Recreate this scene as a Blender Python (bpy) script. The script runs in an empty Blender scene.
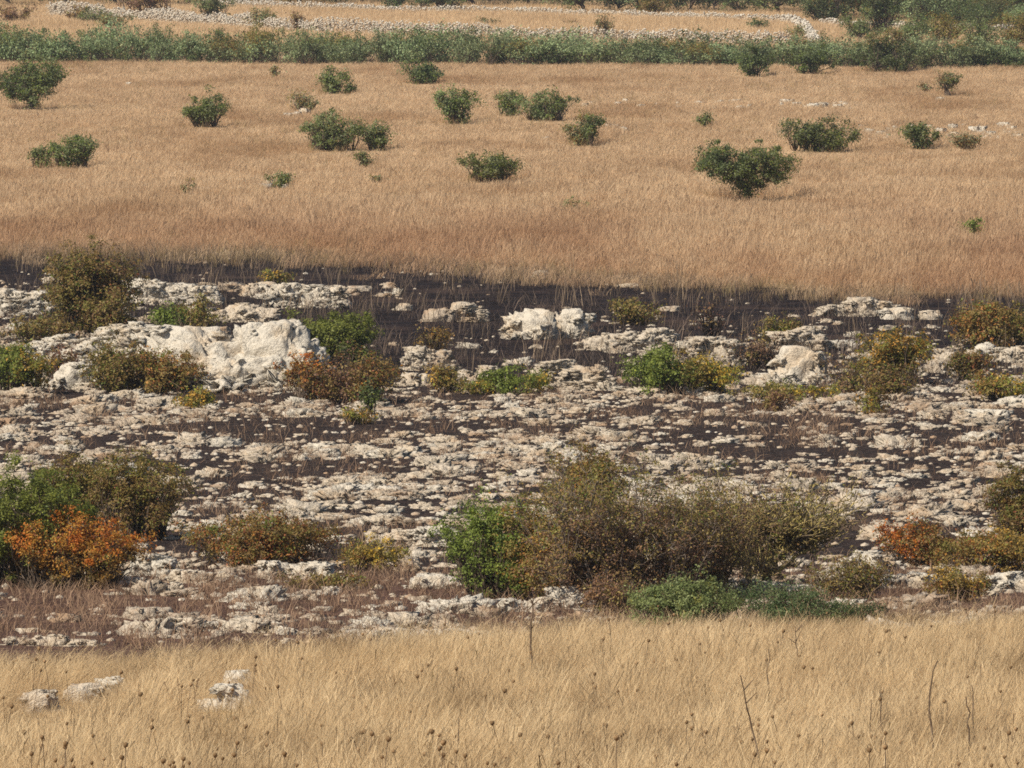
import bpy, bmesh, math, random
import numpy as np
from mathutils import Vector, Euler

R = math.radians
rs = np.random.default_rng(11)
random.seed(11)
sc = bpy.context.scene
COL = sc.collection

# ------------------------------------------------------------------ camera geometry
FPX = 512 / math.tan(R(4.0))          # focal length in pixels of a 1024 px wide frame
PITCH = R(4.2)
CZ = 12.4
CP, SP = math.cos(PITCH), math.sin(PITCH)

# ------------------------------------------------------------------ noise (numpy gradient noise)
_perm = np.random.default_rng(3).permutation(512).astype(np.int64)
_perm = np.concatenate([_perm, _perm, _perm])
_g = np.random.default_rng(5).normal(size=(512, 3)); _g /= np.linalg.norm(_g, axis=1)[:, None]
def noise(p):
    p = np.asarray(p, float)
    i = np.floor(p).astype(np.int64); f = p - i; i &= 511
    u = f*f*f*(f*(f*6-15)+10)
    def gr(dx, dy, dz):
        h = _perm[_perm[_perm[(i[:, 0]+dx) & 511] + ((i[:, 1]+dy) & 511)] % 512 + ((i[:, 2]+dz) & 511)] % 512
        g = _g[h]
        return g[:, 0]*(f[:, 0]-dx) + g[:, 1]*(f[:, 1]-dy) + g[:, 2]*(f[:, 2]-dz)
    def lp(a, b, t): return a + t*(b-a)
    x00 = lp(gr(0,0,0), gr(1,0,0), u[:, 0]); x10 = lp(gr(0,1,0), gr(1,1,0), u[:, 0])
    x01 = lp(gr(0,0,1), gr(1,0,1), u[:, 0]); x11 = lp(gr(0,1,1), gr(1,1,1), u[:, 0])
    return lp(lp(x00, x10, u[:, 1]), lp(x01, x11, u[:, 1]), u[:, 2]) * 1.7
def fbm(p, o=4):
    s = 0; a = 1; t = 0
    p = np.asarray(p, float)
    for k in range(o):
        s = s + a*noise(p*(2.03**k) + 17.3*k); t += a; a *= .5
    return s/t
def noise2(x, y, s, o=3, seed=0.):
    x = np.atleast_1d(np.asarray(x, float)); y = np.atleast_1d(np.asarray(y, float))
    return fbm(np.stack([x/s, y/s, np.full_like(x, seed+.37)], -1), o)
def sstep(a, b, x):
    t = np.clip((np.asarray(x, float)-a)/(b-a), 0, 1); return t*t*(3-2*t)

# ------------------------------------------------------------------ terrain profile along the view
def drop_at(py, D): return D*math.tan(PITCH + math.atan((py-384)/FPX))
_pr = [(-300, -4.), (-60, 0.2), (0, 1.75), (20, 3.5), (40, 5.8), (60, 7.95), (70, drop_at(768, 70)), (84, drop_at(692, 84)), (95, drop_at(640, 95)),
       (105, drop_at(600, 105)), (130, drop_at(500, 130)), (165, drop_at(405, 165)), (172, drop_at(385, 172)),
       (180, drop_at(362, 180)), (215, drop_at(265, 215)), (270, drop_at(178, 270)), (330, drop_at(115, 330)), (400, drop_at(66, 400)),
       (415, drop_at(60, 415)), (440, drop_at(43, 440)), (470, drop_at(29, 470)), (520, drop_at(13, 520)), (545, drop_at(7, 545)),
       (600, 10.9), (700, 6.5), (900, -4), (1200, -10), (6000, -10)]
_py = np.array([a for a, b in _pr], float); _pz = np.array([b for a, b in _pr], float)
_dy = np.arange(-300, 6000, .5)
_dz = np.interp(_dy, _py, _pz)
_k = np.exp(-.5*(np.arange(-24, 25)/8.)**2); _k /= _k.sum()
_dzs = np.convolve(np.pad(_dz, 24, mode='edge'), _k, mode='valid')
def ground(x, y):
    x = np.atleast_1d(np.asarray(x, float)); y = np.atleast_1d(np.asarray(y, float))
    z = CZ - np.interp(y, _dy, _dzs)
    far = sstep(500, 700, y)
    z = z + .05*noise2(x, y, 6., 2, 3.) + .035*noise2(x, y, 1.6, 2, 9.)*(1-sstep(300, 400, y))
    z = z + far*6*noise2(x, y, 160., 2, 5.)
    return z
def ray(px, py):
    a = (px-512)/FPX; b = -(py-384)/FPX
    return a, CP + b*SP, -SP + b*CP
def P(px, py, ymax=1500):
    dx, dy, dz = ray(px, py)
    t = np.concatenate([np.arange(55, 620, .25), np.arange(620, ymax, 2)])
    h = CZ + dz*t - ground(dx*t, dy*t)
    k = np.argmax(h < 0)
    if h[k] >= 0: k = len(t)-1
    a = t[max(k-1, 0)]; b = t[k]
    ha, hb = h[max(k-1, 0)], h[k]
    q = a + (b-a)*ha/(ha-hb) if ha != hb else a
    x, y = dx*q, dy*q
    return Vector((x, y, float(ground(x, y)[0])))
def proj(x, y, z):
    zz = z - CZ
    d = y*CP - zz*SP; u = y*SP + zz*CP
    return 512 + FPX*x/d, 384 - FPX*u/d
def pxm(p): return FPX/math.hypot(p[1], p[2]-CZ)

# boundaries drawn on the ground, as seen: field / burnt shelf, and burnt ground / near grass
def burn_top(px): return -6 + np.interp(px, [-200, 0, 250, 430, 620, 750, 850, 1024, 1300], [257, 259, 260, 272, 286, 293, 302, 300, 300])
def near_top(px): return 11 + np.interp(px, [-200, 0, 100, 250, 400, 550, 640, 760, 900, 1024, 1200], [672, 672, 670, 658, 648, 637, 628, 630, 630, 622, 622])

# ------------------------------------------------------------------ mesh helpers
def new_mesh(name, V, faces, mat=None, smooth=False, cols=None):
    """faces: (M,k) int array or list of such arrays"""
    me = bpy.data.meshes.new(name)
    if not isinstance(faces, list): faces = [faces]
    faces = [np.asarray(f, np.int32) for f in faces if len(f)]
    V = np.asarray(V, np.float32)
    me.vertices.add(len(V)); me.vertices.foreach_set('co', V.ravel())
    nl = sum(f.size for f in faces); nf = sum(len(f) for f in faces)
    me.loops.add(nl); me.polygons.add(nf)
    me.loops.foreach_set('vertex_index', np.concatenate([f.ravel() for f in faces]) if faces else np.zeros(0, np.int32))
    tot = np.concatenate([np.full(len(f), f.shape[1], np.int32) for f in faces]) if faces else np.zeros(0, np.int32)
    st = np.concatenate([[0], np.cumsum(tot)[:-1]]).astype(np.int32) if len(tot) else tot
    me.polygons.foreach_set('loop_start', st)
    if smooth: me.polygons.foreach_set('use_smooth', np.ones(nf, bool))
    me.update(calc_edges=True)
    if cols is not None:
        a = me.attributes.new('leaf_col', 'FLOAT_COLOR', 'POINT')
        c = np.ones((len(V), 4), np.float32); c[:, :3] = cols
        a.data.foreach_set('color', c.ravel())
    if mat: me.materials.append(mat)
    return me
def link(name, me, parent=None, loc=None):
    o = bpy.data.objects.new(name, me); COL.objects.link(o)
    if parent: o.parent = parent
    if loc is not None: o.location = loc
    return o
def tag(o, label=None, cat=None, group=None, kind=None):
    if label: o['label'] = label
    if cat: o['category'] = cat
    if group: o['group'] = group
    if kind: o['kind'] = kind
    return o
def empty(name, loc, label=None, cat=None, group=None):
    o = bpy.data.objects.new(name, None); COL.objects.link(o); o.location = loc
    o.empty_display_size = .2
    return tag(o, label, cat, group)
def copy_thing(root, loc, rz=0, s=1., label=None, group=None):
    r = root.copy(); COL.objects.link(r); r.location = loc; r.rotation_euler = (0, 0, rz)
    r.scale = s if hasattr(s, '__len__') else (s, s, s)
    if label: r['label'] = label
    if group: r['group'] = group
    for ch in root.children:
        c = ch.copy(); COL.objects.link(c); c.parent = r
    return r

def tubes(pts, rad, sides=4):
    """pts (B,n,3), rad (B,n) -> verts, quads"""
    pts = np.asarray(pts, float); rad = np.asarray(rad, float)
    B, n, _ = pts.shape
    t = np.gradient(pts, axis=1); t /= np.linalg.norm(t, axis=2, keepdims=True)+1e-9
    ref = np.where(np.abs(t[..., 2:3]) > .9, np.array([1., 0, 0]), np.array([0, 0, 1.]))
    a = np.cross(t, ref); a /= np.linalg.norm(a, axis=2, keepdims=True)+1e-9
    b = np.cross(t, a)
    th = np.arange(sides)*2*math.pi/sides
    ring = pts[:, :, None, :] + rad[:, :, None, None]*(np.cos(th)[None, None, :, None]*a[:, :, None, :] + np.sin(th)[None, None, :, None]*b[:, :, None, :])
    V = ring.reshape(-1, 3)
    idx = np.arange(B*n*sides).reshape(B, n, sides)
    q = np.stack([idx[:, :-1], np.roll(idx, -1, 2)[:, :-1], np.roll(idx, -1, 2)[:, 1:], idx[:, 1:]], -1).reshape(-1, 4)
    return V, q

# ------------------------------------------------------------------ materials
def nmat(name):
    m = bpy.data.materials.new(name); m.use_nodes = True
    nt = m.node_tree; nt.nodes.clear()
    return m, nt
class N:
    def __init__(s, nt): s.nt = nt
    def __call__(s, typ, **kw):
        n = s.nt.nodes.new(typ)
        ins = kw.pop('ins', {})
        for k, v in kw.items(): setattr(n, k, v)
        for k, v in ins.items():
            if isinstance(v, bpy.types.NodeSocket): s.nt.links.new(v, n.inputs[k])
            else: n.inputs[k].default_value = v
        return n
    def mix(s, f, a, b, mode='MIX'):
        n = s.nt.nodes.new('ShaderNodeMix'); n.data_type = 'RGBA'; n.blend_type = mode
        for sock, v in ((n.inputs[0], f), (n.inputs[6], a), (n.inputs[7], b)):
            if isinstance(v, bpy.types.NodeSocket): s.nt.links.new(v, sock)
            elif isinstance(v, (int, float)): sock.default_value = v
            else: sock.default_value = (*v, 1)
        return n.outputs[2]
    def math(s, op, a, b=None, clamp=False):
        n = s.nt.nodes.new('ShaderNodeMath'); n.operation = op; n.use_clamp = clamp
        for k, v in ((0, a), (1, b)):
            if v is None: continue
            if isinstance(v, bpy.types.NodeSocket): s.nt.links.new(v, n.inputs[k])
            else: n.inputs[k].default_value = v
        return n.outputs[0]
    def noise(s, scale, detail=4, rough=.6, vec=None, sx=None):
        if vec is None: vec = s.pos()
        if sx is not None:
            vec = s('ShaderNodeVectorMath', operation='MULTIPLY', ins={0: vec, 1: sx}).outputs[0]
        return s('ShaderNodeTexNoise', ins={'Vector': vec, 'Scale': scale, 'Detail': detail, 'Roughness': rough}).outputs[0]
    def pos(s): return s('ShaderNodeNewGeometry').outputs['Position']
    def ramp(s, v, a, b):
        return s('ShaderNodeMapRange', interpolation_type='SMOOTHSTEP', ins={0: v, 1: a, 2: b}).outputs[0]
    def attr(s, name, typ='GEOMETRY', out='Fac'):
        return s('ShaderNodeAttribute', attribute_name=name, attribute_type=typ).outputs[out]
    def out(s, sh):
        o = s('ShaderNodeOutputMaterial'); s.nt.links.new(sh, o.inputs[0])
    def bsdf(s, col, rough=.8, spec=.2, normal=None):
        b = s('ShaderNodeBsdfPrincipled')
        b.inputs['Roughness'].default_value = rough; b.inputs['Specular IOR Level'].default_value = spec
        if isinstance(col, bpy.types.NodeSocket): s.nt.links.new(col, b.inputs['Base Color'])
        else: b.inputs['Base Color'].default_value = (*col, 1)
        if normal is not None: s.nt.links.new(normal, b.inputs['Normal'])
        return b.outputs[0]
    def bump(s, h, st, dist):
        return s('ShaderNodeBump', ins={'Strength': st, 'Distance': dist, 'Height': h}).outputs[0]

def m_limestone(name, pale=(.53, .455, .36), tan=(.45, .32, .205), grey=(.25, .235, .22), amt_tan=.5):
    m, nt = nmat(name); n = N(nt)
    rnd = n('ShaderNodeObjectInfo').outputs['Random']
    big = n.noise(1.3, 4, .6); med = n.noise(6., 5, .65); fine = n.noise(15., 4, .7)
    c = n.mix(n.math('MULTIPLY', n.ramp(big, .48, .66), amt_tan*1.5, True), pale, tan)
    c = n.mix(n.math('MULTIPLY', n.ramp(med, .55, .72), .75), c, grey)
    c = n.mix(n.math('MULTIPLY', n.ramp(fine, .54, .68), .6), c, (.155, .13, .11))
    c = n.mix(n.math('MULTIPLY', rnd, .35), c, n.mix(.5, c, tan))
    h = n.math('ADD', n.math('MULTIPLY', med, 1.), n.math('MULTIPLY', fine, .8))
    n.out(n.bsdf(c, .9, .1, n.bump(h, .9, .08)))
    return m
M_ROCK = m_limestone('limestone')
M_ROCKW = m_limestone('white_limestone', (.585, .53, .445), (.50, .38, .255), (.31, .285, .25), .45)
M_ROCKT = m_limestone('scorched_limestone', (.45, .375, .29), (.39, .26, .165), (.16, .14, .125), .65)

def m_leaf():
    m, nt = nmat('leaves'); n = N(nt)
    c = n.attr('leaf_col', out='Color')
    rnd = n('ShaderNodeObjectInfo').outputs['Random']
    hsv = n('ShaderNodeHueSaturation', ins={'Color': c, 'Hue': n.math('ADD', n.math('MULTIPLY', rnd, .03), .485), 'Value': n.math('ADD', n.math('MULTIPLY', rnd, .3), .85)})
    c = hsv.outputs[0]
    p = n.bsdf(c, .55, .25)
    t = n('ShaderNodeBsdfTranslucent', ins={'Color': c}).outputs[0]
    n.out(n('ShaderNodeMixShader', ins={0: .40, 1: p, 2: t}).outputs[0])
    return m
M_LEAF = m_leaf()
def m_bark(name, a, b, amt=.5):
    m, nt = nmat(name); n = N(nt)
    c = n.mix(n.ramp(n.noise(9., 3, .6), .62-.3*amt, .72-.1*amt), a, b)
    n.out(n.bsdf(c, .9, .1))
    return m
M_BARK = m_bark('brown_bark', (.085, .062, .045), (.17, .13, .10))
M_LICHEN = m_bark('lichen_bark', (.12, .09, .065), (.46, .36, .13), .7)
M_TWIG = m_bark('grey_twigs', (.15, .115, .09), (.24, .20, .165))
M_CHAR = m_bark('charred_stems', (.03, .022, .02), (.12, .085, .065), .4)
M_STALK = m_bark('dry_stalks', (.11, .075, .05), (.21, .15, .10))
M_HEAD = m_bark('seed_heads', (.16, .10, .05), (.30, .19, .10))

def m_grass(name, a, b, c3, scale=.5, red=None, redband=None, trans=.35):
    """blades: a/b by instance tint, patches of c3 in space; red: colour nearer the burnt edge"""
    m, nt = nmat(name); n = N(nt)
    t = n.attr('tint', 'INSTANCER')
    c = n.mix(t, a, b)
    pa = n.noise(scale, 3, .6, sx=(1, .35, 0))
    c = n.mix(n.math('MULTIPLY', n.ramp(pa, .48, .70), .8), c, c3)
    if red:
        y = n('ShaderNodeSeparateXYZ', ins={0: n.pos()}).outputs[1]
        g = n('ShaderNodeMapRange', interpolation_type='SMOOTHSTEP', ins={0: y, 1: redband[1], 2: redband[0]}).outputs[0]
        pb = n.noise(scale*.7, 4, .65, sx=(1, .2, 0))
        c = n.mix(n.math('MULTIPLY', n.math('MULTIPLY', g, n.ramp(pb, .36, .62)), .85), c, red)
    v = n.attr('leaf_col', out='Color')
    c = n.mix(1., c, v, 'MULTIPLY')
    p = n.bsdf(c, .7, .15)
    tr = n('ShaderNodeBsdfTranslucent', ins={'Color': c}).outputs[0]
    n.out(n('ShaderNodeMixShader', ins={0: trans, 1: p, 2: tr}).outputs[0])
    return m
M_GFAR = m_grass('field_grass', (.57, .395, .235), (.77, .575, .365), (.45, .28, .15), .12, (.46, .27, .155), (212, 262), .45)
M_GNEAR = m_grass('near_grass', (.61, .435, .235), (.81, .63, .385), (.37, .245, .125), .6, trans=.40)
M_GSTEM = m_grass('scorched_stem', (.13, .09, .06), (.36, .26, .17), (.10, .07, .05), .6, trans=.1)
M_GWEED = m_grass('field_weed', (.24, .15, .085), (.36, .27, .13), (.30, .17, .10), .1)
M_GTER = m_grass('terrace_grass', (.56, .39, .22), (.74, .55, .34), (.52, .36, .2), .1)
M_GBURN = m_grass('scorched_grass', (.22, .125, .075), (.42, .28, .18), (.10, .06, .045), .6, trans=.2)
M_GBLACK = m_grass('charred_grass', (.05, .036, .032), (.22, .155, .115), (.04, .032, .03), .6, trans=.1)

def m_ground():
    m, nt = nmat('ground'); n = N(nt)
    burn = n.attr('burn'); pave = n.attr('pave'); redz = n.attr('redz')
    # dry grassland soil
    g1 = n.noise(.35, 5, .65, sx=(1, .4, 1)); g2 = n.noise(5., 4, .7)
    gr = n.mix(n.ramp(g1, .35, .65), (.36, .235, .13), (.47, .32, .185))
    gr = n.mix(n.math('MULTIPLY', n.ramp(g2, .5, .75), .5), gr, (.27, .17, .095))
    # burnt soil
    b1 = n.noise(1.2, 5, .65); b2 = n.noise(7., 5, .7); b3 = n.noise(.35, 4, .6, sx=(.6, 1, 1))
    bu = n.mix(n.ramp(b1, .4, .68), (.012, .009, .010), (.034, .023, .022))
    bu = n.mix(n.math('MULTIPLY', n.ramp(b3, .54, .66), .7), bu, (.06, .039, .032))
    bu = n.mix(n.math('MULTIPLY', n.ramp(b2, .60, .74), .5), bu, (.14, .12, .115))
    # soil between the rocks: dark, with small pale rubble
    s1 = n.noise(2.6, 6, .7); s2 = n.noise(11., 5, .7)
    so = n.mix(n.ramp(s1, .38, .62), (.016, .0115, .011), (.046, .030, .025))
    so = n.mix(n.math('MULTIPLY', n.ramp(s2, .57, .68), .6), so, (.30, .245, .195))
    rd = n.mix(n.ramp(s1, .35, .65), (.055, .03, .025), (.15, .085, .062))
    so = n.mix(redz, so, rd)
    bu = n.mix(pave, bu, so)
    # ragged border between burnt and unburnt
    e = n.math('ADD', burn, n.math('MULTIPLY', n.math('SUBTRACT', n.noise(.9, 5, .7), .5), .9))
    gr = n.mix(n.attr('wood'), gr, n.mix(n.ramp(g1, .4, .6), (.06, .07, .03), (.13, .12, .05)))
    c = n.mix(n.ramp(e, .42, .58), gr, bu)
    n.out(n.bsdf(c, .95, .05, n.bump(n.math('ADD', s1, n.math('MULTIPLY', s2, .4)), .8, .15)))
    return m
M_GROUND = m_ground()

# ------------------------------------------------------------------ terrain: one sheet to the horizon
def build_ground():
    xs = np.concatenate([-np.geomspace(1500, 48, 18), np.arange(-46, 46.01, .4), np.geomspace(48, 1500, 18)])
    ys = np.concatenate([np.linspace(-250, 50, 30), np.arange(52, 222, .4), np.arange(222, 480, 1.), np.arange(480, 720, 4), np.geomspace(724, 1700, 24)])
    X, Y = np.meshgrid(xs, ys)
    Z = ground(X.ravel(), Y.ravel())
    V = np.stack([X.ravel(), Y.ravel(), Z], -1)
    nx, ny = len(xs), len(ys)
    i = np.arange(nx*ny).reshape(ny, nx)
    q = np.stack([i[:-1, :-1], i[:-1, 1:], i[1:, 1:], i[1:, :-1]], -1).reshape(-1, 4)
    me = new_mesh('ground', V, q, M_GROUND, True)
    yy = np.maximum(V[:, 1], 30)
    px, py = proj(V[:, 0], yy, V[:, 2])
    px = np.clip(px, -200, 1224)
    burn = sstep(-5, 5, py - burn_top(px) + 2) * (1-sstep(-10, 10, py - near_top(px)))
    pave = sstep(372, 392, py)
    redz = sstep(560, 585, py + 10*noise2(V[:, 0], V[:, 1], 4., 3, 2.)) * .9
    wood = sstep(548, 566, V[:, 1] + 25*sstep(14, 26, V[:, 0]))
    for nm, a in (('burn', burn), ('pave', pave), ('redz', redz), ('wood', wood)):
        at = me.attributes.new(nm, 'FLOAT', 'POINT'); at.data.foreach_set('value', a.astype(np.float32))
    tag(link('ground', me), kind='structure')
build_ground()

# ------------------------------------------------------------------ stuff scattered with geometry nodes (grass only)
def tuft(rng, blades, h, spread, width, lean=(.1, 0), bend=.3, heads=0.):
    V = []; Q = []; C = []
    for k in range(blades):
        a = rng.uniform(0, 2*math.pi); r = spread*math.sqrt(rng.uniform())
        b = np.array([r*math.cos(a), r*math.sin(a), -.03])
        hh = h*rng.uniform(.55, 1.1)
        d = np.array([rng.normal(lean[0], bend), rng.normal(lean[1], bend)])*hh
        fa = rng.uniform(0, math.pi)
        w = np.array([math.cos(fa), math.sin(fa), 0])*width*rng.uniform(.6, 1.3)*.5
        p0 = b; p1 = b + np.array([d[0]*.3, d[1]*.3, hh*.55]); p2 = b + np.array([d[0], d[1], hh*.97])
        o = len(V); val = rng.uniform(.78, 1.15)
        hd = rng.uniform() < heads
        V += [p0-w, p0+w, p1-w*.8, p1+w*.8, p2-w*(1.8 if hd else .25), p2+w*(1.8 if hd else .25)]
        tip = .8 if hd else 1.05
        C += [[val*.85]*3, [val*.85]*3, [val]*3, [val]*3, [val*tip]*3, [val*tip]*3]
        Q += [[o, o+1, o+3, o+2], [o+2, o+3, o+5, o+4]]
    return np.array(V), np.array(Q), np.array(C)

def scatter(name, tufts, pts, rot, scl, tint, mat, label=None, cat=None):
    V = []; Q = []; C = []; kind = []
    o = 0
    for k, (v, q, c) in enumerate(tufts):
        V.append(v); Q.append(q+o); C.append(c); kind.append(np.full(len(v), k)); o += len(v)
    nt_ = o
    Vt = np.concatenate(V+[pts]); K = np.concatenate(kind+[np.zeros(len(pts))]).astype(np.int32)
    Ct = np.concatenate(C+[np.ones((len(pts), 3))])
    me = new_mesh(name, Vt, np.concatenate(Q), mat, False, Ct)
    n = len(Vt)
    def put(nm, typ, key, arr, dt):
        a = me.attributes.new(nm, typ, 'POINT'); a.data.foreach_set(key, np.ascontiguousarray(arr, dt).ravel())
    isp = np.zeros(n, bool); isp[nt_:] = True
    put('is_pt', 'BOOLEAN', 'value', isp, bool)
    put('grp', 'INT', 'value', K, np.int32)
    def full(a, d=1):
        z = np.zeros((n, d) if d > 1 else n, np.float32); z[nt_:] = a; return z
    put('rotv', 'FLOAT_VECTOR', 'vector', full(rot, 3), np.float32)
    put('sclv', 'FLOAT_VECTOR', 'vector', full(scl, 3), np.float32)
    put('tint', 'FLOAT', 'value', full(tint), np.float32)
    pk = np.zeros(n, np.int32); pk[nt_:] = rs.integers(0, len(tufts), len(pts)); put('pick', 'INT', 'value', pk, np.int32)
    ob = link(name, me)
    ng = bpy.data.node_groups.new(name+'_scatter', 'GeometryNodeTree')
    ng.interface.new_socket('Geometry', in_out='INPUT', socket_type='NodeSocketGeometry')
    ng.interface.new_socket('Geometry', in_out='OUTPUT', socket_type='NodeSocketGeometry')
    nd = ng.nodes; lk = ng.links.new
    gi = nd.new('NodeGroupInput'); go = nd.new('NodeGroupOutput')
    def at(nm, typ):
        a = nd.new('GeometryNodeInputNamedAttribute'); a.data_type = typ; a.inputs['Name'].default_value = nm
        return a.outputs['Attribute']
    sep = nd.new('GeometryNodeSeparateGeometry'); sep.domain = 'POINT'
    lk(gi.outputs[0], sep.inputs['Geometry']); lk(at('is_pt', 'BOOLEAN'), sep.inputs['Selection'])
    spl = nd.new('GeometryNodeSplitToInstances'); spl.domain = 'POINT'
    lk(sep.outputs['Inverted'], spl.inputs['Geometry']); lk(at('grp', 'INT'), spl.inputs['Group ID'])
    iop = nd.new('GeometryNodeInstanceOnPoints')
    lk(sep.outputs['Selection'], iop.inputs['Points']); lk(spl.outputs['Instances'], iop.inputs['Instance'])
    iop.inputs['Pick Instance'].default_value = True
    lk(at('pick', 'INT'), iop.inputs['Instance Index'])
    e2r = nd.new('FunctionNodeEulerToRotation'); lk(at('rotv', 'FLOAT_VECTOR'), e2r.inputs[0])
    lk(e2r.outputs[0], iop.inputs['Rotation']); lk(at('sclv', 'FLOAT_VECTOR'), iop.inputs['Scale'])
    lk(iop.outputs[0], go.inputs[0])
    md = ob.modifiers.new('scatter', 'NODES'); md.node_group = ng
    tag(ob, label, cat, kind='stuff')
    return ob

def pts_in(y0, y1, dens, margin=3., wf=None):
    """random points on the ground in the wedge the picture covers, plus a margin at the sides"""
    out = []
    step = 4.
    y = y0
    while y < y1:
        hw = .0705*(y+step) + margin
        n = rs.poisson(dens*2*hw*min(step, y1-y))
        out.append(np.stack([rs.uniform(-hw, hw, n), rs.uniform(y, min(y+step, y1), n)], -1)); y += step
    p = np.concatenate(out)
    z = ground(p[:, 0], p[:, 1])
    return np.column_stack([p, z])
def attrs(n, tilt=.12, s=(.7, 1.25), full=True):
    rot = np.column_stack([rs.normal(0, tilt, n), rs.normal(0, tilt, n), rs.uniform(-3.14, 3.14, n) if full else rs.normal(0, .85, n)])
    q = rs.uniform(*s, n)
    return rot, q

p = pts_in(212, 405, .5)
rot, q = attrs(len(p), .2, (.6, 1.5))
scatter('field_weeds', [tuft(rs, 14, .36, .22, .014, (.05, 0), .35) for _ in range(5)], p, rot, np.column_stack([q, q, q]), rs.uniform(0, 1, len(p)), M_GWEED)
# terrace grass behind the hedge
p = pts_in(425, 548, 3.2, 5.)
rot, q = attrs(len(p), .12)
scatter('terrace_grass', [tuft(rs, 24, .4, .5, .016, (.1, 0), .25) for _ in range(4)], p, rot, np.column_stack([q, q, q]), rs.uniform(0, 1, len(p)), M_GTER)
# scorched reddish stubble between the rocks close to the grass
p = pts_in(93, 172, 6.5, 3.)
px, py = proj(p[:, 0], p[:, 1], p[:, 2])
mk = noise2(p[:, 0], p[:, 1], 3.2, 3, 12.)
dens = np.where(py > 572, .95, .0) * (py < near_top(px)+6) + np.where(py <= 572, .14 + .55*sstep(.05, .35, mk), 0)
keep = rs.uniform(0, 1, len(p)) < dens
p = p[keep]
rot, q = attrs(len(p), .2, (.5, 1.2))
scatter('scorched_stubble', [tuft(rs, 16, .26, .24, .007, (.05, 0), .4) for _ in range(6)], p, rot, np.column_stack([q*1.3, q*1.3, q]), rs.uniform(0, 1, len(p)), M_GBURN)
# taller bare stems left standing on the black shelf
p = pts_in(174, 224, 1.1, 3.)
px, py = proj(p[:, 0], p[:, 1], p[:, 2])
keep = (py > burn_top(px)-2) & (py < 380) & (rs.uniform(0, 1, len(p)) < .25+1.2*noise2(p[:, 0], p[:, 1], 3., 3, 61.))
p = p[keep]
rot, q = attrs(len(p), .12, (.5, 1.3))
scatter('scorched_stems', [tuft(rs, 7, .85, .22, .013, (.03, 0), .16) for _ in range(6)], p, rot, np.column_stack([q, q, q]), rs.uniform(0, 1, len(p)), M_GSTEM)
# charred stubble on the black shelf
p = pts_in(168, 224, 4.5, 3.)
px, py = proj(p[:, 0], p[:, 1], p[:, 2])
keep = (py > burn_top(px)+1) & (py < 392) & (rs.uniform(0, 1, len(p)) < .35+.9*np.clip(noise2(p[:, 0], p[:, 1], 4., 3, 21.), -.3, 1))
p = p[keep]
rot, q = attrs(len(p), .2, (.5, 1.4))
scatter('charred_stubble', [tuft(rs, 9, .42, .3, .009, (.03, 0), .3) for _ in range(6)], p, rot, np.column_stack([q*1.2, q*1.2, q]), rs.uniform(0, 1, len(p)), M_GBLACK)

# ------------------------------------------------------------------ rocks
FOOT = []
_ico = {}
def ico(sub):
    if sub not in _ico:
        bm = bmesh.new(); bmesh.ops.create_icosphere(bm, subdivisions=sub, radius=1.)
        V = np.array([v.co[:] for v in bm.verts]); Fc = np.array([[v.index for v in f.verts] for f in bm.faces])
        bm.free(); _ico[sub] = (V, Fc)
    return _ico[sub]
def rock_verts(seed, sub=3, rough=.28, blocky=.72, fine=.10, asp=(1, 1, .55), planes=15):
    V, Fc = ico(sub)
    rg = np.random.default_rng(int(abs(seed)*977)+5)
    nn = rg.normal(size=(planes, 3)); nn /= np.linalg.norm(nn, axis=1)[:, None]
    dd = rg.uniform(.55, .95, planes)
    dt = np.maximum(V@nn.T, 1e-3)
    cut = np.minimum(1., np.sort(dd[None]/dt, axis=1)[:, :2].mean(1))    # broken faces: the stone is cut by random planes
    s = np.sign(V)*np.abs(V)**blocky
    s /= np.max(np.abs(s))
    s = s*cut[:, None]*1.25
    off = np.array([seed*7.13, seed*3.7, seed*1.9])
    A = np.array(asp)/np.mean(asp)*1.05
    V = V*A
    r = 1 + rough*2*fbm(V*1.5+off, 3)
    c = np.abs(noise(V*3.3+off*1.3)); r += fine*1.6*(.35-c)*1.5           # creases
    if sub >= 3: r += fine*1.5*noise(V*np.array([5.5, 5.5, 6.5])+off)
    if sub >= 3: r += fine*1.3*noise(V*11.+off)
    if sub >= 4: r += fine*.55*np.minimum(0, noise(V*15.+off)-.05)
    s = s*r[:, None]
    s[:, 2] += (.22*noise(V*2.3+off*2)+.10*noise(V*5.+off))*(V[:, 2] > 0)
    s[:, 2] *= 1.05/np.percentile(s[:, 2], 98)
    hi = s[:, 2] > .72
    s[hi, 2] = .72+.28*np.tanh((s[hi, 2]-.72)/.28)
    return s, Fc
ROCKS_HI = [rock_verts(k+1, 4, .40, .85, .34) for k in range(16)]
ROCKS_LO = [rock_verts(k+40, 3, .45, .8, .36) for k in range(10)]
ROCK_ME = [[new_mesh('limestone_rock', v, f, m, False) for v, f in ROCKS_HI] for m in (M_ROCK, M_ROCKW, M_ROCKT)]

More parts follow.
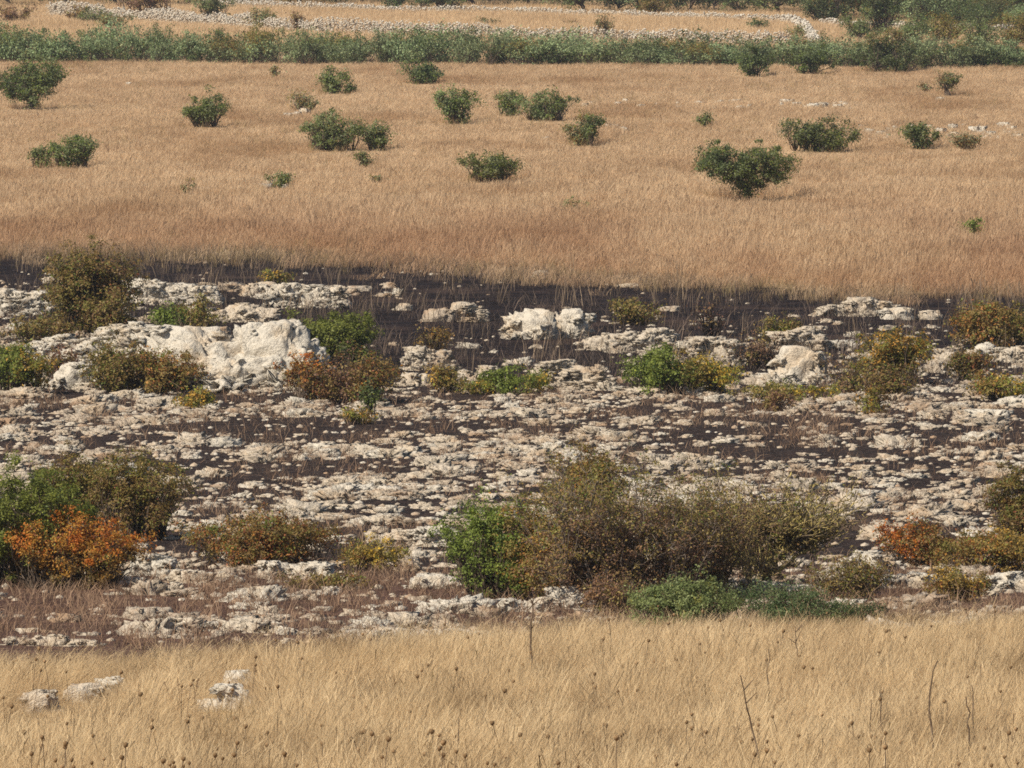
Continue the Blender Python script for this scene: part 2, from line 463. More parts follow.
def rock_density(px, py, x, y):
    n1 = noise2(x*.55, y*.5, 2.6, 3, 31.); n2 = noise2(x*.4, y, 9., 2, 33.)
    pavement = sstep(386, 394, py)*(1-sstep(585, 600, py))
    n3 = noise2(x*.35, y, 1.1, 2, 35.)
    d = pavement*np.clip(.43 + 1.0*n1 + .5*n2 + 1.4*n3, .03, 1)
    d *= 1-.75*sstep(398, 430, py)*(1-sstep(430, 455, py))*sstep(560, 700, px)        # a darker, barer strip at the right
    low = sstep(590, 602, py)*(1-sstep(-6, 0, py-near_top(px)))
    d += low*np.clip(.32+.9*n1, 0, .8)
    shelf = sstep(14, 46, py-burn_top(px))*(1-sstep(386, 394, py))
    ws = np.interp(px, [-100, 0, 220, 330, 400, 540, 590, 640, 760, 850, 1024, 1150], [.5, .5, .4, .2, .03, .06, .36, .5, .45, .6, .55, .5])
    d += shelf*np.clip(ws + .8*n1-.12, 0, .8)*(.45+.55*sstep(20, 60, py-burn_top(px)))*1.1
    return d
def scatter_rocks():
    p = pts_in(95, 222, 5.4, 3.)
    px, py = proj(p[:, 0], p[:, 1], p[:, 2])
    d = rock_density(px, py, p[:, 0], p[:, 1])
    keep = rs.uniform(0, 1, len(p)) < d*(.55 + .45*(py > 392))
    p, px, py = p[keep], px[keep], py[keep]
    n = len(p)
    w = np.clip(np.exp(rs.normal(math.log(.165), .48, n)), .06, .6)
    w = w*1.16; h = np.clip(w*rs.uniform(.27, .5, n), .035, .22); dp = w*rs.uniform(.5, .95, n)
    shelf = py < 392
    w = np.where(shelf, w*1.1, w); h = np.where(shelf, h*1.1, h)
    vis = (px > 0) & (px < 1024)
    size = w*h/p[:, 1]**2*np.where(vis, 1, .05)
    order = np.argsort(-size)
    big = order[:290]; rest = order[290:]
    mats = rs.choice(3, n, p=[.5, .22, .28])
    rz = rs.uniform(-.5, .5, n) + math.pi*rs.integers(0, 2, n)
    for k in big:
        o = link('limestone_rock', ROCK_ME[mats[k]][rs.integers(16)], None, (p[k, 0], p[k, 1], p[k, 2]-.02))
        o.scale = (w[k]/2, dp[k]/2, h[k]); o.rotation_euler = (rs.normal(0, .12), rs.normal(0, .12), rz[k])
        if py[k] > 392: tag(o, 'low pale limestone rock jutting from the burnt stony ground below the shelf', 'rock', 'rocks of the burnt limestone pavement')
        else: tag(o, 'pale rough rock scattered on the blackened ground of the upper shelf', 'rock', 'rocks on the black shelf')
    for mi, m in enumerate((M_ROCK, M_ROCKW, M_ROCKT)):
        pass
    V = []; Fs = []; mi_ = []; o = 0
    # loose chips everywhere on the burnt ground
    c_ = pts_in(94, 222, 7., 3.); cx, cy = proj(c_[:, 0], c_[:, 1], c_[:, 2])
    c_ = c_[rs.uniform(0, 1, len(c_)) < .02 + .08*(cy > 392) + np.clip(rock_density(cx, cy, c_[:, 0], c_[:, 1]), 0, 1)*.75 * (cy > burn_top(cx)+4)]
    cx, cy = proj(c_[:, 0], c_[:, 1], c_[:, 2]); c_ = c_[(cy > burn_top(cx)+4) & (cy < near_top(cx))]
    iv, jf = ico(1)
    for q in c_:
        w1 = rs.uniform(.035, .10); v = iv*np.array([w1, w1*rs.uniform(.6, 1), w1*rs.uniform(.35, .75)])*rs.uniform(.75, 1.25, (len(iv), 1))
        V.append(v+q); Fs.append(jf+o); o += len(v); mi_.append(np.full(len(jf), rs.choice(3, p=[.35, .2, .45])))
    for k in rest:
        v, f = (ROCKS_LO[rs.integers(10)] if w[k] < .33 else ROCKS_HI[rs.integers(16)])
        c, s = math.cos(rz[k]), math.sin(rz[k])
        vx = v[:, 0]*w[k]/2; vy = v[:, 1]*dp[k]/2
        V.append(np.column_stack([p[k, 0]+vx*c-vy*s, p[k, 1]+vx*s+vy*c, p[k, 2]-.02+v[:, 2]*h[k]])); Fs.append(f+o); o += len(v)
        mi_.append(np.full(len(f), mats[k]))
    me = new_mesh('rock_rubble', np.concatenate(V), np.concatenate(Fs), M_ROCK, False)
    me.materials.append(M_ROCKW); me.materials.append(M_ROCKT)
    me.polygons.foreach_set('material_index', np.concatenate(mi_).astype(np.int32))
    tag(link('rock_rubble', me), kind='stuff')
scatter_rocks()

def rock_thing(name, px, pyb, wpx, hpx, label, cat='boulder', lobes=None, mat=None, seed=None, sub=4, group=None, depth=.8, rough=.24, fine=.085, blocky=.85, knobs=None):
    """a boulder or an outcrop whose foot is seen at (px, pyb), wpx by hpx pixels; lobes = (cx, cz, w, h) in fractions"""
    b = P(px, pyb); k = pxm(b); W = wpx/k; H = hpx/k
    if b.y < 93: H += .07 if hpx > 16 else .13; W *= 1.2; knobs = 3; fine = .07; rough = .18
    if b.y < 93: FOOT.append((b.x, b.y, max(W*1.5, .55), 9.))
    seed = seed if seed is not None else rs.integers(1, 900)
    V = []; Fs = []; o = 0
    for j, (cx, cy, lw, lh) in enumerate(lobes or [(0, 0, 1, 1)]):
        v, f = rock_verts(seed*1.37+j*2.9, sub, rough, blocky, fine, (lw*W/2, lw*W/2*depth, lh*H), 9)
        v = v*np.array([lw*W/2, lw*W/2*depth, lh*H])
        v[:, 0] += cx*W; v[:, 1] += cy*W
        a = rs.uniform(-.3, .3); c, s = math.cos(a), math.sin(a)
        v[:, :2] = np.column_stack([(v[:, 0]-cx*W)*c-(v[:, 1]-cy*W)*s+cx*W, (v[:, 0]-cx*W)*s+(v[:, 1]-cy*W)*c+cy*W])
        V.append(v); Fs.append(f+o); o += len(v)
    body = np.concatenate(V); body = body[(body[:, 2] > .05*H) & ((body[:, 1] < .05*W) | (body[:, 2] > .6*H))]
    if knobs is None: knobs = int(wpx*hpx/(22 if 'outcrop' in name else 45))
    for j in range(knobs):                             # knobbly weathered lumps standing out of the face
        c0 = body[rs.integers(len(body))]; v, f = ROCKS_LO[rs.integers(10)]
        sz = np.clip(rs.uniform(.08, .24)*H, 1.2/k, 6/k); a = rs.uniform(0, 6.28); c, s_ = math.cos(a), math.sin(a)
        q = v*np.array([sz*rs.uniform(.9, 1.6), sz, sz*rs.uniform(.6, 1.)])
        V.append(np.column_stack([q[:, 0]*c-q[:, 1]*s_+c0[0], q[:, 0]*s_+q[:, 1]*c+c0[1], q[:, 2]+c0[2]-.35*sz])); Fs.append(f+o); o += len(v)
    for j in range(int(5+wpx/9)):                      # broken fragments bedded along the foot, one rock mass with the rest
        v, f = ROCKS_HI[rs.integers(16)]
        t = rs.uniform(-1, 1); sz = H*rs.uniform(.16, .42); a = rs.uniform(0, 6.28); c, s_ = math.cos(a), math.sin(a)
        q = v*np.array([sz, sz, sz*rs.uniform(.5, .95)])
        V.append(np.column_stack([q[:, 0]*c-q[:, 1]*s_+t*W*.52, q[:, 0]*s_+q[:, 1]*c-W*.5*depth*math.sqrt(max(.05, 1-t*t))*.62, q[:, 2]])); Fs.append(f+o); o += len(v)
    V = np.concatenate(V)
    keep = V[:, 2] < -.35*H
    V[keep, 2] = -.35*H + (V[keep, 2]+.35*H)*.1
    me = new_mesh(name, V, np.concatenate(Fs), mat or M_ROCK, False)
    return tag(link(name, me, None, (b.x, b.y+W*.18*depth, float(ground(b.x, b.y+W*.18*depth)[0])-.03)), label, cat, group)

B = rock_thing
# left outcrops
B('limestone_outcrop', 232, 389, 160, 70, 'largest white limestone outcrop, broad and cracked, left of the dark green round tree', 'outcrop',
  [(-.26, .02, .50, .92), (.0, .0, .42, .72), (.24, .03, .46, 1.), (.42, 0, .3, .62), (-.44, 0, .25, .45), (.12, -.08, .5, .55), (-.1, -.1, .45, .5), (.36, -.06, .34, .6)], M_ROCKW, 3, 5, depth=.6, knobs=60, rough=.2, fine=.07, blocky=.75)
B('limestone_outcrop', 104, 378, 100, 54, 'long sloping white outcrop behind the olive and rust bushes at left', 'outcrop',
  [(.25, .1, .55, 1.0), (-.1, .0, .55, .74), (-.34, -.05, .4, .45), (.1, -.1, .5, .5)], M_ROCKW, 8, 4, depth=.7)
B('limestone_outcrop', 50, 364, 48, 30, 'small white outcrop beside the green bush at the left edge of the shelf', 'outcrop', [(-.2, 0, .7, .8), (.25, 0, .55, 1)], M_ROCKW, 21, 4)
B('boulder', 72, 388, 34, 26, 'pale knobbly boulder between the green edge bush and the olive bush', 'boulder', None, M_ROCKW, 22)
B('limestone_outcrop', 167, 304, 84, 26, 'pitted grey white ledge on black ground right of the tall olive bush', 'outcrop',
  [(-.33, 0, .40, 1.), (0, .05, .48, .85), (.28, 0, .46, .75), (.45, 0, .25, .5)], M_ROCKW, 31, 5, depth=.5, fine=.2)
B('limestone_outcrop', 308, 307, 70, 25, 'flat topped pitted ledge above the dark green round tree', 'outcrop',
  [(-.28, 0, .46, 1.), (.05, .05, .5, .9), (.32, 0, .40, .85)], M_ROCKW, 37, 5, depth=.5, fine=.2)
B('limestone_outcrop', 14, 314, 66, 27, 'pale pitted ledge on black ground at the far left edge', 'outcrop', [(-.2, 0, .6, 1.), (.25, .05, .55, .8)], M_ROCKW, 41, 5, depth=.6, fine=.2)
B('limestone_outcrop', 262, 296, 34, 16, 'low grey ledge just left of the flat topped pitted ledge', 'outcrop', [(-.2, 0, .6, .9), (.2, 0, .6, 1)], M_ROCK, 44)
B('limestone_outcrop', 243, 322, 62, 19, 'low cream ledge behind the largest white outcrop', 'outcrop', [(-.3, 0, .45, .7), (0, 0, .5, 1.), (.3, 0, .45, .8)], M_ROCK, 47)
B('boulder', 217, 340, 22, 15, 'rounded tan boulder on the top edge of the largest white outcrop', 'boulder', None, M_ROCKT, 48)
# centre of the shelf
B('boulder', 465, 321, 38, 21, 'domed cream boulder alone on the black ground near the shelf centre', 'boulder', [(-.08, 0, .8, 1.), (.3, 0, .5, .6)], M_ROCK, 51)
B('boulder', 437, 321, 28, 14, 'low tan boulder touching the left side of the domed cream boulder', 'boulder', None, M_ROCKT, 52)
B('boulder', 403, 310, 16, 8, 'small cream slab left of the domed boulder on black ground', 'boulder', None, M_ROCK, 53)
B('boulder', 390, 288, 13, 7, 'small tan stone highest on the black ground near the field edge', 'boulder', None, M_ROCKT, 54)
B('boulder', 357, 291, 20, 6, 'flat tan slab right of the flat topped ledge', 'boulder', None, M_ROCKT, 55)
B('boulder', 533, 338, 40, 31, 'big squarish pale boulder, left one of the split pair', 'boulder', [(0, 0, .95, 1), (-.3, 0, .5, .8)], M_ROCKW, 61, blocky=.75, rough=.24, fine=.07, knobs=8)
B('boulder', 570, 337, 27, 30, 'big pale boulder, right one of the split pair', 'boulder', [(0, 0, 1, 1), (.15, 0, .7, .8)], M_ROCKW, 64, blocky=.75, rough=.24, fine=.07, knobs=8)
B('boulder', 606, 350, 38, 18, 'tan topped boulder low right of the split pair', 'boulder', [(-.2, 0, .7, .8), (.2, 0, .6, 1)], M_ROCK, 66)
B('limestone_outcrop', 576, 390, 62, 30, 'sloping cream outcrop between the low green bush and the round green bush', 'outcrop', [(-.3, .1, .5, 1.), (0, .05, .5, .85), (.3, 0, .42, .68)], M_ROCK, 68)
B('boulder', 491, 386, 25, 22, 'upright cream boulder behind the low green bush', 'boulder', None, M_ROCK, 70)
B('boulder', 465, 388, 24, 18, 'cream boulder left of the upright one behind the low green bush', 'boulder', None, M_ROCK, 71)
B('limestone_outcrop', 428, 370, 40, 24, 'grey outcrop under the small ochre bush', 'outcrop', [(-.25, 0, .5, 1.), (.2, 0, .6, .85)], M_ROCK, 72)
B('boulder', 416, 386, 32, 15, 'grey cream boulder at the foot of the outcrop under the ochre bush', 'boulder', [(-.2, 0, .6, 1), (.25, 0, .5, .9)], M_ROCK, 73)
B('boulder', 540, 278, 16, 9, 'tiny pale rock where the field grass meets the black ground', 'boulder', None, M_ROCK, 74)
B('boulder', 630, 287, 15, 5, 'thin white slab close to the field edge right of centre', 'boulder', None, M_ROCKW, 75)
B('boulder', 669, 311, 18, 6, 'thin pale slab right of the small olive bush on black ground', 'boulder', None, M_ROCK, 76)
B('limestone_outcrop', 640, 352, 62, 24, 'wide broken cream outcrop above the round green bush', 'outcrop', [(-.32, 0, .4, .6), (0, 0, .45, .9), (.3, .1, .42, 1)], M_ROCK, 77)
B('limestone_outcrop', 722, 366, 52, 30, 'grey cream outcrop behind the ochre yellow bush', 'outcrop', [(-.25, .1, .5, 1), (.1, 0, .5, .9), (.35, 0, .35, .6)], M_ROCK, 78)
# right of the shelf
B('limestone_outcrop', 800, 385, 52, 42, 'tall wedge shaped white outcrop right of the bare dark bush', 'outcrop', [(0, 0, .75, 1.), (-.28, 0, .45, .7), (.3, -.05, .4, .6)], M_ROCKW, 81, knobs=14, rough=.2)
B('limestone_outcrop', 795, 350, 46, 24, 'cream outcrop standing behind the tall wedge shaped outcrop', 'outcrop', [(-.25, 0, .5, .8), (.2, 0, .55, 1)], M_ROCK, 82)
B('limestone_outcrop', 862, 316, 74, 20, 'long jagged pale ledge just below the field edge at right', 'outcrop', [(-.3, 0, .45, .6), (0, 0, .4, 1.), (.3, 0, .4, .75)], M_ROCK, 83, 5, depth=.5)
B('boulder', 897, 319, 26, 13, 'pale boulder right of the long jagged ledge', 'boulder', None, M_ROCKW, 84)
B('boulder', 930, 319, 20, 10, 'small pale boulder left of the large rust bush at the right edge', 'boulder', None, M_ROCK, 85)
B('boulder', 925, 362, 12, 20, 'narrow white boulder right of the olive green bush', 'boulder', None, M_ROCKW, 86)
B('boulder', 937, 372, 18, 12, 'tan rounded boulder between two olive bushes at right', 'boulder', None, M_ROCKT, 87)
B('boulder', 948, 366, 14, 16, 'cream boulder touching the small olive bush at right', 'boulder', None, M_ROCK, 88)
B('boulder', 985, 355, 18, 13, 'white boulder below the large rust bush at the right edge', 'boulder', None, M_ROCKW, 89)
B('limestone_outcrop', 1016, 362, 34, 17, 'cream outcrop at the right edge of the shelf', 'outcrop', [(-.2, 0, .6, .9), (.2, 0, .6, 1)], M_ROCK, 90)
# lower band
B('boulder', 437, 588, 48, 16, 'wide flat white boulder left of the green and rust bush', 'boulder', [(-.1, 0, .8, 1), (.2, 0, .6, .7)], M_ROCKW, 101)
B('boulder', 407, 571, 20, 17, 'rounded cream boulder beside the small rust bush', 'boulder', None, M_ROCK, 102)
B('limestone_outcrop', 424, 546, 66, 22, 'long pale ledge above the rounded cream boulder', 'outcrop', [(-.3, 0, .45, .8), (.05, 0, .45, 1), (.33, 0, .36, .9)], M_ROCKW, 103)
B('boulder', 18, 585, 46, 19, 'grey white jagged boulder below the green shrub at the left edge', 'boulder', [(-.2, 0, .6, 1), (.2, 0, .6, .8)], M_ROCKW, 104)
B('limestone_outcrop', 130, 484, 30, 24, 'grey knobbly rock showing through the brown bushes at left', 'outcrop', [(0, 0, 1, 1), (-.2, -.1, .6, .6)], M_ROCKW, 105)
B('boulder', 148, 619, 42, 14, 'flat tan slab lying in the scorched strip at left', 'boulder', None, M_ROCKT, 106)
B('limestone_outcrop', 152, 575, 40, 22, 'grey ledge right of the orange bush', 'outcrop', [(-.2, 0, .6, 1), (.25, 0, .6, .8)], M_ROCKW, 107)
B('limestone_outcrop', 295, 578, 70, 19, 'low white ledge in front of the wide rust bush', 'outcrop', [(-.3, 0, .4, 1), (.02, 0, .4, .8), (.3, 0, .42, .9)], M_ROCKW, 108)
B('limestone_outcrop', 205, 583, 60, 16, 'low white ledge left of the wide rust bush', 'outcrop', [(-.25, 0, .5, 1), (.2, 0, .6, .8)], M_ROCKW, 109)
B('boulder', 862, 574, 34, 24, 'white domed boulder right of the lichen covered pear tree', 'boulder', None, M_ROCKW, 110)
B('boulder', 885, 572, 24, 18, 'grey boulder between the domed one and the red tinged bush', 'boulder', None, M_ROCK, 111)
B('limestone_outcrop', 765, 596, 110, 19, 'flat pale bedrock under the lichen covered pear tree', 'outcrop', [(-.33, 0, .4, 1), (0, .02, .45, .8), (.3, 0, .45, .7)], M_ROCKW, 112, 4, depth=.5)
B('limestone_outcrop', 910, 588, 74, 17, 'flat pale bedrock left of the small round rust bush', 'outcrop', [(-.3, 0, .45, .9), (.1, 0, .5, 1), (.35, 0, .35, .7)], M_ROCKW, 113, 4, depth=.6)
B('limestone_outcrop', 1005, 592, 60, 22, 'pale bedrock right of the small round rust bush', 'outcrop', [(-.3, 0, .45, .8), (.1, 0, .6, 1)], M_ROCKW, 114, 4, depth=.6)
B('limestone_outcrop', 473, 612, 40, 15, 'knobbly white rock left of the twin rocks below the green and rust bush', 'outcrop', [(-.2, 0, .6, .8), (.2, 0, .6, 1)], M_ROCK, 115, fine=.22)
B('limestone_outcrop', 525, 612, 50, 17, 'knobbly white rock in the reddish strip below the green and rust bush', 'outcrop', [(-.3, 0, .45, .9), (.0, 0, .4, .7), (.3, 0, .45, 1)], M_ROCKW, 116, fine=.22)
B('limestone_outcrop', 570, 608, 34, 24, 'tall knobbly white rock under the large brown bush', 'outcrop', [(-.15, 0, .7, 1), (.25, -.1, .6, .6)], M_ROCKW, 117, fine=.22)
B('boulder', 222, 712, 40, 25, 'white rock bedded in the dry grass at lower left, biggest there', 'boulder', [(.2, 0, .6, 1), (-.25, 0, .5, .5)], M_ROCKW, 121)
B('boulder', 238, 687, 22, 9, 'little white rock just behind the biggest rock in the dry grass', 'boulder', None, M_ROCKW, 122)
B('boulder', 40, 714, 28, 15, 'pale rock in the dry grass nearest the lower left corner', 'boulder', None, M_ROCK, 123)
B('boulder', 86, 703, 34, 12, 'flat pale rock in the dry grass, middle of three in a line', 'boulder', None, M_ROCK, 124)
B('boulder', 110, 694, 22, 9, 'small pale rock in the dry grass, last of three in a line', 'boulder', None, M_ROCKW, 125)
B('limestone_outcrop', 420, 636, 150, 11, 'long thin pale ledge along the edge of the dry grass left of centre', 'outcrop', [(-.4, 0, .22, .8), (-.2, 0, .26, 1), (.02, 0, .26, .8), (.22, 0, .24, .9), (.4, 0, .22, .7)], M_ROCKW, 126, 3, depth=.4)
B('limestone_outcrop', 200, 631, 120, 13, 'long pale ledge in the scorched strip beside the flat tan slab', 'outcrop', [(-.36, 0, .28, .8), (-.1, 0, .3, 1), (.15, 0, .3, .9), (.38, 0, .25, .7)], M_ROCKW, 127, 3, depth=.4)
B('limestone_outcrop', 50, 646, 90, 13, 'broken pale ledge in the scorched strip at the lower left', 'outcrop', [(-.36, 0, .28, .8), (0, 0, .34, 1), (.36, 0, .3, .7)], M_ROCK, 128, 3, depth=.4)
# pale stones lying in the field
fs = [(305, 115, 8, 5), (288, 118, 6, 3), (296, 117, 7, 3), (14, 190, 10, 4), (62, 188, 12, 4), (40, 187, 6, 3), (128, 87, 6, 3), (262, 190, 12, 4), (268, 186, 8, 3), (787, 105, 9, 4),
      (797, 108, 7, 4), (812, 110, 8, 5), (822, 109, 10, 5), (838, 110, 7, 4), (845, 108, 6, 3), (700, 106, 7, 3), (720, 105, 6, 3), (735, 104, 9, 3), (618, 107, 6, 3), (585, 108, 5, 3),
      (870, 135, 8, 4), (880, 137, 7, 4), (890, 133, 6, 3), (940, 135, 8, 5), (952, 130, 7, 4), (978, 134, 12, 6), (990, 138, 10, 5), (1005, 130, 9, 6), (1012, 133, 8, 5), (1018, 140, 9, 4),
      (940, 102, 8, 3), (956, 138, 8, 4), (546, 142, 6, 3), (612, 130, 8, 4), (625, 132, 6, 3), (655, 262, 8, 4), (572, 262, 7, 4), (745, 240, 6, 3), (560, 265, 6, 3), (398, 295, 6, 3)]
for q in range(70):
    a = rs.uniform()
    if a < .6: x, y = rs.uniform(770, 1030), rs.uniform(128, 143)
    elif a < .85: x, y = rs.uniform(560, 860), rs.uniform(103, 112)
    else: x, y = rs.uniform(0, 300), rs.uniform(184, 192)
    fs.append((x, y, rs.uniform(2.5, 6), rs.uniform(1.5, 3.)))
for j, (x, y, w, h) in enumerate(fs):
    b = P(x, y); k = pxm(b)
    o = link('field_stone', ROCK_ME[1][j % 16], None, (b.x, b.y, b.z)); o.scale = (w/k/2*1.15, w/k/2, h/k*.9+.12); o.rotation_euler = (0, 0, rs.uniform(-3, 3))
    tag(o, 'little white stone lying among the dry grass of the far field', 'stone', 'white stones in the field')

# ------------------------------------------------------------------ shrubs and trees
G1 = (.110, .135, .026); G2 = (.165, .19, .036); G3 = (.056, .08, .02); YG = (.22, .235, .04); OL = (.17, .15, .036); OLB = (.21, .145, .045)
BR = (.17, .10, .042); RB = (.23, .09, .034); OR = (.46, .185, .026); OY = (.42, .25, .04); GG = (.165, .18, .085); GGD = (.10, .118, .052); RED = (.33, .07, .035)
def pal(*a): return [np.array(x[1]) for x in a], np.array([x[0] for x in a], float)
PALS = dict(
  green=pal((5, G1), (4, G2), (2, G3), (.5, YG)), dark=pal((3, G3), (3, GGD), (3, G1), (1, GG)), olive=pal((4, OL), (3, OLB), (2, G1), (1, BR)),
  brown=pal((4, OLB), (2, BR), (3, OL), (.7, RB), (1, G1)), rust=pal((3, OL), (5, OLB), (1.2, RB), (1.3, (.34, .165, .035)), (2, (.15, .16, .035)), (1.3, G1)), orange=pal((6, OR), (4, OY), (1, RB), (1.5, OL), (1, YG)),
  ochre=pal((4, OY), (4, OLB), (2, OL), (1, YG)), yolive=pal((4, YG), (3, OL), (3, OY), (2, OLB)), field=pal((3, GGD), (3, G1), (3, GG), (2, OL)), grey=pal((4, GG), (2, OLB), (2, BR)),
  hedge=pal((4, (.23, .285, .14)), (2, (.13, .17, .075)), (3, (.28, .32, .16)), (1, OL)), redtip=pal((1.2, RED), (2.5, RB), (2.5, OR), (3, OLB), (2, OL)), herb=pal((4, (.13, .15, .05)), (3, (.18, .195, .075)), (2, OL)),
  fennel=pal((4, (.06, .085, .03)), (3, (.09, .115, .045)), (2, (.14, .15, .06))), dead=pal((4, (.21, .115, .052)), (2.5, (.17, .095, .06)), (3, (.25, .18, .06)), (1.5, (.20, .18, .05))), far=pal((4, GGD), (3, G3), (2, GG), (1.5, OL)), lime=pal((4, (.13, .17, .05)), (3, GG), (2, OL)))

def pick_cols(rng, ctr, pa, pb=None, bl=None, patch=.5, seed=0., xs=1.):
    def idx(pl, n, cn):
        cols, w = pl; cw = np.cumsum(w)/w.sum()
        u = np.clip(rng.uniform(0, 1, n)*.3 + .7*(.5+1.0*cn), 0, .9999)
        return np.stack(cols)[np.searchsorted(cw, u)]
    cn = fbm(ctr/patch + seed*5.1, 2)
    ca = idx(pa, len(ctr), cn)
    if pb is not None:
        cb = idx(pb, len(ctr), cn)
        t = bl + .5*fbm(ctr/(patch*.8)+seed*3.3+40, 2) + rng.normal(0, .1, len(ctr))
        ca = np.where((t > .5)[:, None], cb, ca)
    return 1.22*ca*np.exp(rng.normal(0, .15, (len(ctr), 1)))

def make_shrub(rng, W, H, tips=120, leaves=4000, leaf=.05, pa='green', pb=None, axis='x', at=.5, clear=.0, trunk=0, lobes=7, depth=.8, clump=.11, bark=M_BARK, stem_r=.02, twig=0, shell=.45, ragged=.16, lift=.28):
    """returns (foliage mesh, stems mesh). A crown of uneven lobes carried by stems from the base (or from one trunk)."""
    Lb = []
    for i in range(lobes):
        a = (i+.5)/lobes*2-1
        cx = a*.5*rng.uniform(.5, .9) ; r = rng.uniform(.20, .34)
        cz = clear + (1-clear)*rng.uniform(.30, .72)*(1-.25*abs(a))
        Lb.append((cx, rng.uniform(-.25, .25), cz, r*rng.uniform(.8, 1.1), r, r*rng.uniform(.9, 1.3)*(1-clear)*1.1))
    Lb.append((0, 0, clear+.42*(1-clear), .30, .3, .42*(1-clear)))
    Lb = np.array(Lb); lobes += 1
    w = Lb[:, 3]**2; k = rng.choice(lobes, tips, p=w/w.sum())
    d = rng.normal(size=(tips, 3)); d /= np.linalg.norm(d, axis=1)[:, None]
    rad = rng.uniform(0, 1, tips)**shell * (1+rng.normal(0, ragged, tips))
    T = Lb[k, :3] + d*Lb[k, 3:]*rad[:, None]
    lo, hi = np.percentile(T[:, 0], [1.5, 98.5]); T[:, 0] = (T[:, 0]-lo)/(hi-lo)-.5
    zl, zh = np.percentile(T[:, 2], [2, 98]); zmin = max(clear, .05)
    T[:, 2] = zmin + (T[:, 2]-zl)/(zh-zl)*(1-zmin)
    T[:, 2] = np.where(T[:, 2] < .04, .04+rng.uniform(0, .1, tips), T[:, 2])
    yl, yh = np.percentile(T[:, 1], [2, 98]); T[:, 1] = ((T[:, 1]-yl)/(yh-yl)-.5)*depth
    T[:, 2] = T[:, 2] + lift*np.clip(np.abs(T[:, 0])*2, 0, 1)**2*np.clip(1-T[:, 2], 0, 1)
    cs = min(clump, .22*H)
    T = T*np.array([W-cs*1.2, W-cs*1.2, H-cs*.6])
    # branches
    seg = 6
    if trunk:
        limbs = max(3, lobes)
        base = np.array([rng.normal(0, .03*W), 0, 0.]); fork = np.array([rng.normal(0, .04*W), rng.normal(0, .03*W), H*max(clear*.7, .12)])
        ends = np.array([Lb[i % lobes, :3]*np.array([W*.8, W*depth*.8, H*.75]) for i in range(limbs)])
        t = np.linspace(0, 1, seg)[None, :, None]
        ctrl = fork + (ends-fork)*np.array([.35, .35, .55]) + rng.normal(0, .05*W, ends.shape)
        lp = (1-t)**2*fork + 2*t*(1-t)*ctrl[:, None, :] + t*t*ends[:, None, :]
        lp = lp + rng.normal(0, .02*W, lp.shape)*np.sin(t*math.pi)
        R0 = stem_r*3.0
        tp = np.stack([base+np.array([0, 0, -.12]), base*.7+fork*.3, base*.3+fork*.7+rng.normal(0, .02*W, 3)*np.array([1, 1, .2]), fork])[None]
        v1, q1 = tubes(tp, np.array([[R0*1.4, R0, R0*.9, R0*.85]]), 8)
        v2, q2 = tubes(lp, np.linspace(R0*.62, R0*.2, seg)[None].repeat(limbs, 0), 6)
        SV = [v1, v2]; SQ = [q1, q2+len(v1)]; so = len(v1)+len(v2)
        dd = np.linalg.norm(T[:, None, :]-lp.reshape(1, -1, 3), axis=2) + np.where(np.arange(limbs*seg) % seg < 2, W, 0)[None]
        S = lp.reshape(-1, 3)[np.argmin(dd, 1)]
    else:
        ns = max(4, int(tips/12))
        bs = np.column_stack([rng.normal(0, .12*W, ns), rng.normal(0, .12*W*depth, ns), np.full(ns, -.05)])
        bs[:, 0] = bs[:, 0] + .55*rng.uniform(-.5, .5, ns)*W*(1 if W > 1.6*H else .5)
        S = bs[np.argmin(np.abs(T[:, None, 0]-bs[None, :, 0]) + rng.uniform(0, .3*W, (tips, ns)), 1)]
        SV = []; SQ = []; so = 0
    t = np.linspace(0, 1, seg)[None, :, None]
    ctrl = S + (T-S)*np.array([.45, .45, .6]) + rng.normal(0, .06*W, T.shape)*np.array([1, 1, .4])
    pth = (1-t)**2*S[:, None] + 2*t*(1-t)*ctrl[:, None] + t*t*T[:, None]
    jit = rng.normal(0, .015*W, pth.shape); jit[:, 0] = 0
    pth = pth + jit
    rr = np.linspace(1, .22, seg)[None]*stem_r*rng.uniform(.35, .8, (tips, 1))
    v, q = tubes(pth, rr, 4); SV.append(v); SQ.append(q+so); so += len(v)
    if twig:                                  # fine twigs that stick out around the branch ends
        nn = twig
        ii = rng.integers(0, tips, nn); jj = rng.integers(2, seg, nn)
        st = pth[ii, jj]
        dr = rng.normal(size=(nn, 3)); dr[:, 2] = np.abs(dr[:, 2])*.8; dr /= np.linalg.norm(dr, axis=1)[:, None]
        dr = dr*.6 + (st-np.array([0, 0, .2*H]))/max(W, H)*.9
        L = rng.uniform(.12, .42, nn)*min(1., H)
        tw = st[:, None] + dr[:, None]*L[:, None, None]*np.linspace(0, 1, 4)[None, :, None]
        kk = rng.normal(0, .035, tw.shape); kk[:, 0] = 0; tw = tw + kk
        v, q = tubes(tw, np.linspace(1, .4, 4)[None]*stem_r*rng.uniform(.2, .42, (nn, 1)), 3); SV.append(v); SQ.append(q+so); so += len(v)
        T = np.concatenate([T, tw[:, -1]])
    stems = new_mesh('stems', np.concatenate(SV), np.concatenate(SQ), bark, True)
    # leaves
    n = leaves
    ti = rng.integers(0, len(T), n)
    sizes = rng.uniform(.5, 1.35, len(T))*cs
    c = T[ti] + rng.normal(size=(n, 3))*sizes[ti][:, None]*np.array([1, 1, .75])
    c = c[c[:, 2] > .02]; n = len(c)
    ctr = np.array([0, 0, H*.35])
    nr = (c-ctr)/max(W, H)*1.2 + rng.normal(size=(n, 3))*.55 + np.array([0, 0, .35])
    nr /= np.linalg.norm(nr, axis=1)[:, None]
